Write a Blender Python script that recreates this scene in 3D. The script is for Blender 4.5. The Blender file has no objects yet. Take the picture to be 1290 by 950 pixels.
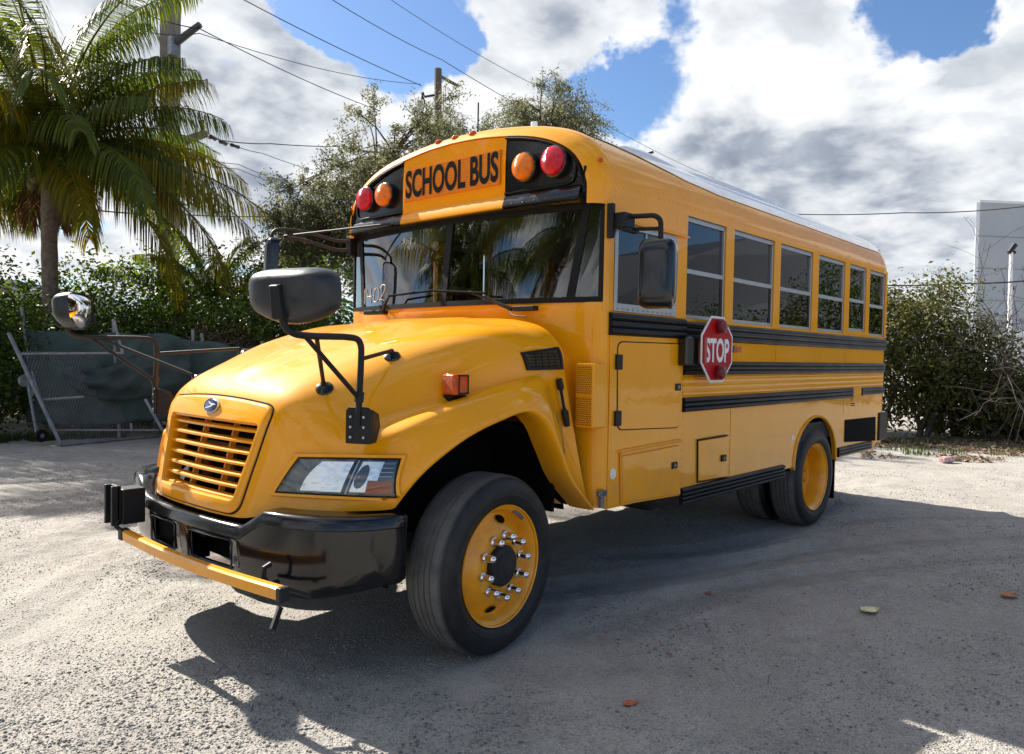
import bpy, bmesh, math, random
import numpy as np
from mathutils import Vector, Matrix
from mathutils.bvhtree import BVHTree

R_ = math.radians
scene = bpy.context.scene
COL = scene.collection
random.seed(7)
rng = np.random.default_rng(11)

# ------------------------------------------------------------------ camera
CAM = Vector((-3.6994, -3.79466, 1.51811))
CR = Vector((0.67065382, -0.74155441, 0.01790259))
CU = Vector((0.0090444, 0.03230804, 0.99943704))
CD = Vector((0.74171534, 0.67011435, -0.02837443))
FPX = 959.715
cd = bpy.data.cameras.new('camera')
cam = bpy.data.objects.new('camera', cd)
COL.objects.link(cam)
m = Matrix((CR, CU, -CD)).transposed().to_4x4()
m.translation = CAM
cam.matrix_world = m
cd.sensor_fit = 'HORIZONTAL'
cd.sensor_width = 36.0
cd.lens = FPX / 1290 * 36.0
cd.clip_start = 0.05
cd.clip_end = 2000
scene.camera = cam


def at(px, py, depth):
    """world position seen at a spot of the photograph, a given distance away (used to survey the background)"""
    return CAM + (CD + CR * ((px - 645) / FPX) - CU * ((py - 475) / FPX)) * depth


def ground_at(px, py, z=0.0):
    d = CD + CR * ((px - 645) / FPX) - CU * ((py - 475) / FPX)
    return CAM + d * ((z - CAM.z) / d.z)


# ------------------------------------------------------------------ sky and sun
SUN_DIR = Vector((-0.03, 1.0, 0.80)).normalized()      # towards the sun
sun_el = math.asin(SUN_DIR.z)
sun_az = math.atan2(SUN_DIR.x, SUN_DIR.y)               # from +Y towards +X
SKY_STRENGTH = 0.075
SUN_STRENGTH = 5.0
EXPOSURE = 1.08

world = bpy.data.worlds.new("World")
scene.world = world
world.use_nodes = True
wn, wl = world.node_tree.nodes, world.node_tree.links
wn.clear()


class NT:
    """small helper for building node trees"""
    def __init__(s, nt):
        s.n, s.l = nt.nodes, nt.links

    def new(s, typ, ins=None, **kw):
        n = s.n.new(typ)
        for k, v in kw.items():
            setattr(n, k, v)
        for k, v in (ins or {}).items():
            s.set(n, k, v)
        return n

    def set(s, n, k, v):
        sock = n.inputs[k]
        if isinstance(v, bpy.types.NodeSocket):
            s.l.new(v, sock)
        elif isinstance(v, bpy.types.Node):
            s.l.new(v.outputs[0], sock)
        else:
            sock.default_value = v

    def math(s, op, a, b=0.0, c=None, clamp=False):
        n = s.new('ShaderNodeMath', {0: a, 1: b}, operation=op, use_clamp=clamp)
        if c is not None:
            s.set(n, 2, c)
        return n.outputs[0]

    def vmath(s, op, a, b=(0, 0, 0)):
        n = s.new('ShaderNodeVectorMath', {0: a, 1: b}, operation=op)
        return n.outputs['Value'] if op in ('DOT_PRODUCT', 'LENGTH') else n.outputs[0]

    def noise(s, vec, scale, detail=4, rough=0.5, dist=0.0):
        n = s.new('ShaderNodeTexNoise', {'Scale': scale, 'Detail': detail, 'Roughness': rough, 'Distortion': dist})
        if vec is not None:
            s.set(n, 'Vector', vec)
        return n.outputs['Fac']

    def ramp(s, fac, stops):
        n = s.new('ShaderNodeValToRGB', {'Fac': fac})
        e = n.color_ramp.elements
        while len(e) < len(stops):
            e.new(0.5)
        for el, (p, c) in zip(e, stops):
            el.position = p
            el.color = c if len(c) == 4 else (*c, 1)
        return n.outputs['Color']

    def maprange(s, v, a, b, c=0.0, d=1.0, smooth=False):
        n = s.new('ShaderNodeMapRange', {'Value': v, 'From Min': a, 'From Max': b, 'To Min': c, 'To Max': d})
        n.interpolation_type = 'SMOOTHSTEP' if smooth else 'LINEAR'
        return n.outputs['Result']

    def mix(s, fac, a, b, mode='MIX'):
        n = s.new('ShaderNodeMix', data_type='RGBA', blend_type=mode)
        s.set(n, 0, fac)
        s.set(n, 6, a if not isinstance(a, tuple) else (*a[:3], 1))
        s.set(n, 7, b if not isinstance(b, tuple) else (*b[:3], 1))
        return n.outputs[2]


def ray_dir(px, py):
    return (at(px, py, 1.0) - CAM).normalized()


T = NT(world.node_tree)
sky = T.new('ShaderNodeTexSky')
sky.sky_type = 'NISHITA'
sky.sun_disc = False
sky.sun_elevation = sun_el
sky.sun_rotation = sun_az
sky.altitude = 0
sky.air_density = 1.0
sky.dust_density = 0.6
sky.ozone_density = 2.0
tc = T.new('ShaderNodeTexCoord')
dvec = T.new('ShaderNodeVectorMath', {0: tc.outputs['Generated']}, operation='NORMALIZE').outputs[0]
sep = T.new('ShaderNodeSeparateXYZ', {0: dvec})
zc = T.math('MAXIMUM', sep.outputs[2], 0.0)
inv = T.math('DIVIDE', 1.0, T.math('ADD', zc, 0.30))
flat = T.new('ShaderNodeVectorMath', {0: dvec}, operation='SCALE')
T.set(flat, 'Scale', inv)
p = flat.outputs[0]
big = T.noise(T.vmath('ADD', p, (3.1, 1.7, 0.0)), 1.6, 3, 0.5)
n1 = T.noise(T.vmath('ADD', p, (0.3, 5.1, 0.4)), 3.6, 11, 0.57, 0.12)
offs = Vector((SUN_DIR.x, SUN_DIR.y, 0.5)) * 0.09
n1s = T.noise(T.vmath('ADD', p, (0.3, 5.1, 0.4)), 3.6, 5, 0.50, 0.12)
n2 = T.noise(T.vmath('ADD', p, (0.3 + offs.x, 5.1 + offs.y, 0.4 + offs.z)), 3.6, 5, 0.50, 0.12)
n3 = T.noise(T.vmath('ADD', p, (7.7, 2.4, 1.4)), 2.1, 7, 0.55, 0.2)
cover = T.math('ADD', T.math('MULTIPLY', big, 0.45), T.math('MULTIPLY', n1, 0.80))
warp = T.new('ShaderNodeTexNoise', {'Vector': dvec, 'Scale': 7.0, 'Detail': 5.0, 'Roughness': 0.6})
wv_ = T.new('ShaderNodeVectorMath', {0: T.vmath('SUBTRACT', warp.outputs['Color'], (0.5, 0.5, 0.5))}, operation='SCALE')
T.set(wv_, 'Scale', 0.22)
wvec = T.vmath('ADD', dvec, wv_.outputs[0])
# openings of blue between the cumulus heads
for (px, py, wdt, amt) in ((485, 30, 0.085, 0.36), (560, 70, 0.05, 0.28), (610, 20, 0.03, 0.10), (600, 100, 0.04, 0.20), (835, 88, 0.080, 0.34), (712, 92, 0.05, 0.26), (770, 95, 0.05, 0.22),
                           (1130, 25, 0.085, 0.40), (1180, 10, 0.05, 0.25), (275, 75, 0.05, 0.24), (180, 40, 0.03, 0.15), (380, 12, 0.05, 0.22), (425, 15, 0.06, 0.28)):
    dd = ray_dir(px, py)
    dist = T.vmath('LENGTH', T.vmath('SUBTRACT', wvec, tuple(dd)))
    g = T.maprange(dist, wdt * 0.15, wdt * 1.5, amt, 0.0, True)
    cover = T.math('SUBTRACT', cover, g)
# solid banks
for (px, py, wdt, amt) in ((1000, 270, 0.30, 0.20), (330, 190, 0.20, 0.16), (1240, 110, 0.09, 0.25), (760, 20, 0.08, 0.22), (660, 22, 0.04, 0.12), (100, 90, 0.2, 0.12), (960, 90, 0.12, 0.20), (640, 60, 0.05, 0.20), (660, 150, 0.09, 0.30), (540, 150, 0.05, 0.20), (700, 190, 0.06, 0.22)):
    dd = ray_dir(px, py)
    dist = T.vmath('LENGTH', T.vmath('SUBTRACT', dvec, tuple(dd)))
    cover = T.math('ADD', cover, T.maprange(dist, wdt * 0.2, wdt * 1.4, amt, 0.0, True))
# the unseen sky opposite the sun is thinned of cloud to lower the fill light
ahead = T.vmath('DOT_PRODUCT', dvec, tuple(Vector((-0.05, 1.0, 0.0)).normalized()))
cover = T.math('SUBTRACT', cover, T.maprange(ahead, 0.05, -0.55, 0.0, 0.12, True))
dens = T.maprange(cover, 0.525, 0.665, 0.0, 1.0, True)
edge = T.maprange(cover, 0.55, 0.74, 1.0, 0.0, True)
rim = T.math('ADD', T.maprange(T.math('SUBTRACT', n1s, n2), -0.11, 0.13, -0.5, 0.5), T.math('MULTIPLY', T.math('SUBTRACT', n1, 0.5), 0.35))
thick = T.maprange(n3, 0.40, 0.66, 0.0, 1.0, True)
br = T.math('ADD', T.math('SUBTRACT', 0.84, T.math('MULTIPLY', thick, 0.27)), T.math('MULTIPLY', rim, 0.62))
br = T.math('ADD', br, T.math('MULTIPLY', edge, 0.16))
for (px, py, w0, w1, amt) in ((1010, 285, 0.05, 0.22, 0.36), (900, 240, 0.02, 0.12, 0.14), (1010, 110, 0.03, 0.14, -0.22), (1230, 90, 0.03, 0.12, -0.20), (690, 200, 0.02, 0.10, -0.15), (330, 265, 0.02, 0.12, 0.20), (395, 120, 0.02, 0.09, 0.16), (300, 150, 0.02, 0.10, -0.14), (740, 15, 0.01, 0.09, 0.22)):
    gd = T.vmath('LENGTH', T.vmath('SUBTRACT', wvec, tuple(ray_dir(px, py))))
    br = T.math('SUBTRACT', br, T.maprange(gd, w0, w1, amt, 0.0, True))
br = T.math('MINIMUM', T.math('MAXIMUM', br, 0.0), 1.0)
ccol = T.ramp(br, [(0.0, (0.20, 0.235, 0.30)), (0.30, (0.33, 0.37, 0.44)), (0.62, (0.60, 0.63, 0.67)), (1.0, (0.84, 0.85, 0.86))])
# the bright horizon band stays a little hazy
skyc = T.new('ShaderNodeVectorMath', {0: sky.outputs[0]}, operation='SCALE')
T.set(skyc, 'Scale', 1.0)
deep = T.mix(1.0, skyc.outputs[0], (0.66, 0.80, 0.96), 'MULTIPLY')
bg1 = T.new('ShaderNodeBackground', {'Color': deep, 'Strength': SKY_STRENGTH})
bg2 = T.new('ShaderNodeBackground', {'Color': ccol, 'Strength': 0.60})
mx = T.new('ShaderNodeMixShader', {0: dens, 1: bg1.outputs[0], 2: bg2.outputs[0]})
wo = T.new('ShaderNodeOutputWorld', {'Surface': mx.outputs[0]})
world.cycles.sampling_method = 'MANUAL'
world.cycles.sample_map_resolution = 1024

sl = bpy.data.lights.new('sun', 'SUN')
sl.energy = SUN_STRENGTH
sl.angle = R_(0.55)
sl.color = (1.0, 0.945, 0.86)
so = bpy.data.objects.new('sun', sl)
COL.objects.link(so)
so.location = SUN_DIR * 60
so.rotation_euler = SUN_DIR.to_track_quat('Z', 'Y').to_euler()

vs = scene.view_settings
vs.view_transform = 'Standard'
vs.look = 'None'
vs.gamma = 1.0
vs.exposure = EXPOSURE
vs.use_curve_mapping = False
scene.render.engine = 'CYCLES'
cy = scene.cycles
cy.max_bounces = 8
cy.diffuse_bounces = 3
cy.glossy_bounces = 4
cy.transmission_bounces = 6
cy.transparent_max_bounces = 16
cy.caustics_reflective = False
cy.caustics_refractive = False
cy.sample_clamp_indirect = 6.0
cy.use_denoising = True
cy.denoising_input_passes = 'RGB_ALBEDO_NORMAL'


# ------------------------------------------------------------------ materials
MATS = {}


def mat(name, color=(0.5, 0.5, 0.5), rough=0.5, metal=0.0, coat=0.0, spec=0.5, var=0.0, var_scale=6.0, bump=0.0, bump_scale=40.0,
        rvar=0.0, emit=None, two=None, detail=4):
    if name in MATS:
        return MATS[name]
    mt = bpy.data.materials.new(name)
    mt.use_nodes = True
    t = NT(mt.node_tree)
    b = t.n['Principled BSDF']
    b.inputs['Base Color'].default_value = (*color, 1)
    b.inputs['Roughness'].default_value = rough
    b.inputs['Metallic'].default_value = metal
    b.inputs['Coat Weight'].default_value = coat
    b.inputs['Coat Roughness'].default_value = 0.04
    b.inputs['Specular IOR Level'].default_value = spec
    co = t.new('ShaderNodeTexCoord').outputs['Object']
    if var > 0 or two:
        f = t.noise(co, var_scale, detail, 0.6)
        dark = two if two else tuple(c * (1 - var) for c in color)
        lite = color if two else tuple(min(1, c * (1 + var)) for c in color)
        c = t.ramp(f, [(0.32, dark), (0.68, lite)])
        t.set(b, 'Base Color', c)
    if rvar > 0:
        f = t.noise(co, var_scale * 1.7, 5, 0.65)
        t.set(b, 'Roughness', t.maprange(f, 0.3, 0.7, max(0.02, rough - rvar), min(1, rough + rvar)))
    if bump > 0:
        f = t.noise(co, bump_scale, 4, 0.55)
        bp = t.new('ShaderNodeBump', {'Height': f, 'Strength': 1.0, 'Distance': bump})
        t.set(b, 'Normal', bp.outputs[0])
        if coat > 0:
            t.set(b, 'Coat Normal', bp.outputs[0])
    MATS[name] = mt
    return mt


YEL = (0.90, 0.358, 0.004)
yellow = mat('school_bus_yellow_paint', YEL, 0.5, 0, 0.75, 0.06, var=0.045, var_scale=1.8, bump=0.0034, bump_scale=2.2, rvar=0.08)
# a trace of road dust low on the paint
t = NT(yellow.node_tree)
b = t.n['Principled BSDF']
old = b.inputs['Base Color'].links[0].from_socket
geo = t.new('ShaderNodeNewGeometry').outputs['Position']
sp = t.new('ShaderNodeSeparateXYZ', {0: geo})
lo = t.maprange(sp.outputs[2], 0.55, 1.10, 0.38, 0.0, True)
dn = t.noise(geo, 9.0, 6, 0.7)
dust = t.math('MULTIPLY', lo, t.maprange(dn, 0.4, 0.75))
streak = t.new('ShaderNodeMapping', {'Vector': geo, 'Scale': (14, 14, 1.3)})
sn = t.noise(streak.outputs[0], 1.0, 4, 0.6)
grime = t.math('MULTIPLY', t.maprange(sn, 0.56, 0.80), 0.10)
c2 = t.mix(dust, old, (0.36, 0.27, 0.17))
c2 = t.mix(grime, c2, (0.40, 0.19, 0.03))
t.set(b, 'Base Color', c2)

yellow_matte = mat('aged_yellow_paint', (0.78, 0.30, 0.012), 0.5, 0, 0.2, var=0.08, var_scale=8)
wheel_yellow = mat('wheel_yellow_paint', (0.88, 0.36, 0.006), 0.38, 0, 0.4, var=0.12, var_scale=7, rvar=0.1)
black = mat('black_gloss_paint', (0.006, 0.006, 0.007), 0.20, 0, 0.35, 0.4, var=0.3, rvar=0.05)
rail_black = mat('black_rub_rail_paint', (0.006, 0.006, 0.007), 0.36, 0, 0.0, 0.20, var=0.4, var_scale=3, rvar=0.08)
black_matte = mat('black_plastic', (0.010, 0.010, 0.011), 0.5, 0, 0, 0.3, var=0.3, bump=0.0004, bump_scale=300)
void = mat('dark_recess', (0.006, 0.006, 0.006), 0.9, spec=0.1)
under = mat('dirty_chassis_black', (0.018, 0.016, 0.015), 0.75, var=0.5, var_scale=12, bump=0.002, bump_scale=50)
seal = mat('black_rubber_seal', (0.007, 0.007, 0.007), 0.55, spec=0.22)
mirror_shell = mat('dusty_black_plastic_shell', (0.018, 0.021, 0.025), 0.42, var=0.35, var_scale=14, rvar=0.12, bump=0.0004, bump_scale=400)
chrome = mat('chrome', (0.82, 0.83, 0.85), 0.06, 1.0, var=0.02)
mirror_glass = mat('mirror_glass', (0.85, 0.86, 0.88), 0.015, 1.0)
alum = mat('aluminium', (0.44, 0.45, 0.46), 0.42, 0.85, var=0.08, var_scale=10)
galv = mat('galvanised_steel', (0.24, 0.25, 0.26), 0.55, 0.7, var=0.25, var_scale=9, rvar=0.12)
rusty = mat('rusty_black_tube', (0.022, 0.015, 0.012), 0.6, 0.1, two=(0.009, 0.009, 0.009), var_scale=22, bump=0.0006, bump_scale=120)
white_roof = mat('white_roof_paint', (0.72, 0.73, 0.74), 0.22, 0, 0.5, var=0.06, var_scale=3, rvar=0.08, bump=0.004, bump_scale=1.6)
white_paint = mat('white_vinyl', (0.78, 0.78, 0.76), 0.4, var=0.05)
sign_red = mat('stop_sign_red', (0.42, 0.003, 0.009), 0.4, 0, 0.0, 0.2, var=0.10, var_scale=12)
letter_black = mat('letter_black', (0.004, 0.004, 0.004), 0.6, spec=0.1)
sign_orange = mat('sign_orange_sheet', (0.66, 0.215, 0.006), 0.4, 0, 0.0, 0.25, var=0.08, var_scale=30)
seat_vinyl = mat('dark_seat_vinyl', (0.030, 0.034, 0.030), 0.5, var=0.2)
dash = mat('dashboard_grey', (0.16, 0.20, 0.19), 0.6, var=0.2)
paperm = mat('pale_green_tray', (0.40, 0.52, 0.48), 0.6)
floor_m = mat('bus_floor_rubber', (0.02, 0.02, 0.02), 0.7)
liner = mat('interior_panel', (0.45, 0.47, 0.45), 0.6)


def lens(name, color, rough=0.12, scale=60.0):
    """moulded signal lens: coloured plastic with pressed ribs and a mottled tone"""
    if name in MATS:
        return MATS[name]
    mt = mat(name, color, rough, 0, 0.25, 0.35)
    t = NT(mt.node_tree)
    b = t.n['Principled BSDF']
    co = t.new('ShaderNodeTexCoord').outputs['Object']
    w = t.new('ShaderNodeTexWave', {'Vector': co, 'Scale': scale, 'Distortion': 0.4, 'Detail': 1.0}, bands_direction='Z')
    v = t.new('ShaderNodeTexVoronoi', {'Vector': co, 'Scale': 55.0})
    hh = t.math('ADD', w.outputs['Fac'], v.outputs['Distance'])
    bp = t.new('ShaderNodeBump', {'Height': hh, 'Strength': 0.7, 'Distance': 0.0012})
    t.set(b, 'Normal', bp.outputs[0])
    f = t.noise(co, 22, 3, 0.6)
    t.set(b, 'Base Color', t.ramp(f, [(0.3, tuple(c * 0.62 for c in color)), (0.7, color)]))
    b.inputs['Subsurface Weight'].default_value = 0.0
    return mt


red_lens = lens('red_lens', (0.72, 0.004, 0.030))
amber_lens = lens('amber_lens', (0.95, 0.235, 0.002))
dark_red_lens = lens('dark_red_lens', (0.20, 0.003, 0.010))
orange_lens = lens('orange_lens', (0.78, 0.105, 0.003), scale=120)


def glass(name, tint, base=0.03, gain=1.0, rough=0.0, wav=0.0, refl=(1, 1, 1)):
    """window glass: tinted see-through pane with a Fresnel reflection"""
    mt = bpy.data.materials.new(name)
    mt.use_nodes = True
    t = NT(mt.node_tree)
    t.n.remove(t.n['Principled BSDF'])
    out = t.n['Material Output']
    tr = t.new('ShaderNodeBsdfTransparent', {'Color': (*tint, 1)})
    gl = t.new('ShaderNodeBsdfGlossy', {'Color': (*refl, 1), 'Roughness': rough})
    fr = t.new('ShaderNodeFresnel', {'IOR': 1.52})
    if wav:
        co = t.new('ShaderNodeTexCoord').outputs['Object']
        f = t.noise(co, 1.6, 2, 0.4)
        bp = t.new('ShaderNodeBump', {'Height': f, 'Strength': 1.0, 'Distance': wav})
        t.set(gl, 'Normal', bp.outputs[0])
    f = t.math('ADD', t.math('MULTIPLY', fr.outputs[0], gain), base, clamp=True)
    mx = t.new('ShaderNodeMixShader', {0: f, 1: tr.outputs[0], 2: gl.outputs[0]})
    t.l.new(mx.outputs[0], out.inputs[0])
    MATS[name] = mt
    return mt


side_glass = glass('tinted_side_glass', (0.24, 0.25, 0.26), 0.02, 1.2, 0.0, 0.0015, (0.88, 0.93, 1.0))
front_glass = glass('windshield_glass', (0.80, 0.90, 0.86), 0.05, 1.9, 0.0, 0.004)
clear_lens = glass('clear_lamp_lens', (0.92, 0.94, 0.95), 0.03, 1.1)


def tyre_mat():
    mt = mat('tyre_rubber', (0.016, 0.016, 0.017), 0.62, spec=0.35)
    t = NT(mt.node_tree)
    b = t.n['Principled BSDF']
    co = t.new('ShaderNodeTexCoord').outputs['Object']
    s = t.new('ShaderNodeSeparateXYZ', {0: co})
    rr = t.math('SQRT', t.math('ADD', t.math('MULTIPLY', s.outputs[0], s.outputs[0]), t.math('MULTIPLY', s.outputs[2], s.outputs[2])))
    tread = t.maprange(rr, 0.440, 0.452)
    f = t.noise(co, 14, 6, 0.65)
    f2 = t.noise(co, 160, 3, 0.6)
    dusty = t.mix(t.maprange(f, 0.3, 0.7), (0.095, 0.090, 0.083), (0.155, 0.147, 0.135))
    side = t.mix(t.maprange(f, 0.4, 0.75), (0.011, 0.011, 0.012), (0.026, 0.025, 0.024))
    t.set(b, 'Base Color', t.mix(tread, side, dusty))
    t.set(b, 'Roughness', t.maprange(tread, 0, 1, 0.52, 0.85))
    rings = t.math('SINE', t.math('MULTIPLY', rr, 520.0))
    hh = t.math('ADD', t.math('MULTIPLY', f2, 0.0009), t.math('MULTIPLY', rings, 0.00025))
    bp = t.new('ShaderNodeBump', {'Height': hh, 'Strength': 1.0, 'Distance': 1.0})
    t.set(b, 'Normal', bp.outputs[0])
    return mt


tyre_m = tyre_mat()


def leaf_mat(name, stops, trans=0.35, rough=0.5):
    """foliage: a colour per leaf, with light coming through"""
    mt = bpy.data.materials.new(name)
    mt.use_nodes = True
    t = NT(mt.node_tree)
    b = t.n['Principled BSDF']
    out = t.n['Material Output']
    g = t.new('ShaderNodeNewGeometry')
    co = t.new('ShaderNodeTexCoord').outputs['Object']
    f = t.noise(co, 1.3, 3, 0.6)
    fac = t.math('ADD', t.math('MULTIPLY', g.outputs['Random Per Island'], 0.7), t.math('MULTIPLY', f, 0.36))
    c = t.ramp(fac, stops)
    t.set(b, 'Base Color', c)
    b.inputs['Roughness'].default_value = rough
    b.inputs['Specular IOR Level'].default_value = 0.14
    tl = t.new('ShaderNodeBsdfTranslucent')
    hs = t.new('ShaderNodeHueSaturation', {'Hue': 0.485, 'Saturation': 1.15, 'Value': 1.5, 'Color': c})
    t.set(tl, 'Color', hs.outputs[0])
    mx = t.new('ShaderNodeMixShader', {0: trans, 1: b.outputs[0], 2: tl.outputs[0]})
    t.l.new(mx.outputs[0], out.inputs[0])
    MATS[name] = mt
    return mt


palm_green = leaf_mat('palm_frond_green', [(0.0, (0.024, 0.042, 0.011)), (0.5, (0.068, 0.105, 0.020)), (0.85, (0.14, 0.160, 0.026)), (1.0, (0.26, 0.22, 0.035))], 0.45, 0.45)
palm_yellow = leaf_mat('palm_frond_yellowing', [(0.0, (0.06, 0.085, 0.012)), (0.5, (0.14, 0.14, 0.018)), (1.0, (0.30, 0.22, 0.025))], 0.42, 0.42)
palm_brown = leaf_mat('palm_frond_dry', [(0.0, (0.045, 0.030, 0.015)), (0.5, (0.12, 0.075, 0.035)), (1.0, (0.20, 0.125, 0.055))], 0.3, 0.6)
hedge_green = leaf_mat('hedge_leaves', [(0.0, (0.014, 0.030, 0.009)), (0.5, (0.042, 0.076, 0.016)), (0.85, (0.080, 0.120, 0.024)), (1.0, (0.14, 0.15, 0.04))], 0.36, 0.42)
hedge_olive = leaf_mat('olive_hedge_leaves', [(0.0, (0.026, 0.034, 0.011)), (0.5, (0.075, 0.085, 0.024)), (0.85, (0.13, 0.125, 0.04)), (1.0, (0.24, 0.15, 0.06))], 0.36, 0.5)
bright_green = leaf_mat('bright_bush_leaves', [(0.0, (0.030, 0.060, 0.010)), (0.5, (0.075, 0.130, 0.018)), (1.0, (0.13, 0.19, 0.03))], 0.4, 0.42)
tree_leaf = leaf_mat('small_greygreen_leaves', [(0.0, (0.045, 0.054, 0.024)), (0.5, (0.125, 0.135, 0.070)), (1.0, (0.24, 0.24, 0.14))], 0.45, 0.5)
brown_twig_leaf = leaf_mat('dry_brush_leaves', [(0.0, (0.045, 0.030, 0.016)), (1.0, (0.17, 0.105, 0.05))], 0.2, 0.7)
litter_m = leaf_mat('dry_leaf_litter', [(0.0, (0.06, 0.038, 0.022)), (0.4, (0.17, 0.115, 0.075)), (0.75, (0.30, 0.23, 0.16)), (1.0, (0.44, 0.38, 0.30))], 0.1, 0.7)
grass_m = leaf_mat('grass_blades', [(0.0, (0.028, 0.055, 0.012)), (1.0, (0.10, 0.13, 0.035))], 0.35, 0.5)
bark = mat('grey_brown_bark', (0.11, 0.085, 0.065), 0.9, var=0.45, var_scale=18, bump=0.012, bump_scale=25)
palm_bark = mat('palm_trunk_bark', (0.17, 0.135, 0.105), 0.9, var=0.35, var_scale=14, bump=0.01, bump_scale=30)
dead_twig = mat('bare_twig_bark', (0.12, 0.095, 0.08), 0.9, var=0.4, var_scale=10)
concrete = mat('utility_pole_concrete', (0.20, 0.175, 0.145), 0.9, var=0.16, var_scale=5, bump=0.002, bump_scale=40)
wood_pole = mat('weathered_pole_wood', (0.12, 0.095, 0.075), 0.9, var=0.35, var_scale=9, bump=0.004, bump_scale=30)
wire_m = mat('black_wire', (0.012, 0.012, 0.013), 0.6)
insul = mat('porcelain_insulator', (0.42, 0.43, 0.44), 0.3)
screen_m = mat('green_windscreen_fabric', (0.040, 0.074, 0.068), 0.75, var=0.25, var_scale=4, bump=0.0015, bump_scale=180)
wall_grey = mat('grey_metal_siding', (0.40, 0.415, 0.44), 0.6, var=0.05, var_scale=0.6)
wall_dark = mat('slate_grey_wall', (0.080, 0.085, 0.096), 0.7, var=0.06, var_scale=0.6)
wall_white = mat('white_wall_trim', (0.74, 0.75, 0.76), 0.6, var=0.04)
house_wall = mat('cream_stucco', (0.55, 0.50, 0.42), 0.9, var=0.08)
house_roof = mat('grey_roof_tiles', (0.30, 0.29, 0.28), 0.8, var=0.2)


# ------------------------------------------------------------------ mesh helpers
def origin_of(o):
    v = Vector((0, 0, 0))
    while o is not None:
        v += o.location
        o = o.parent
    return v


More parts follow.
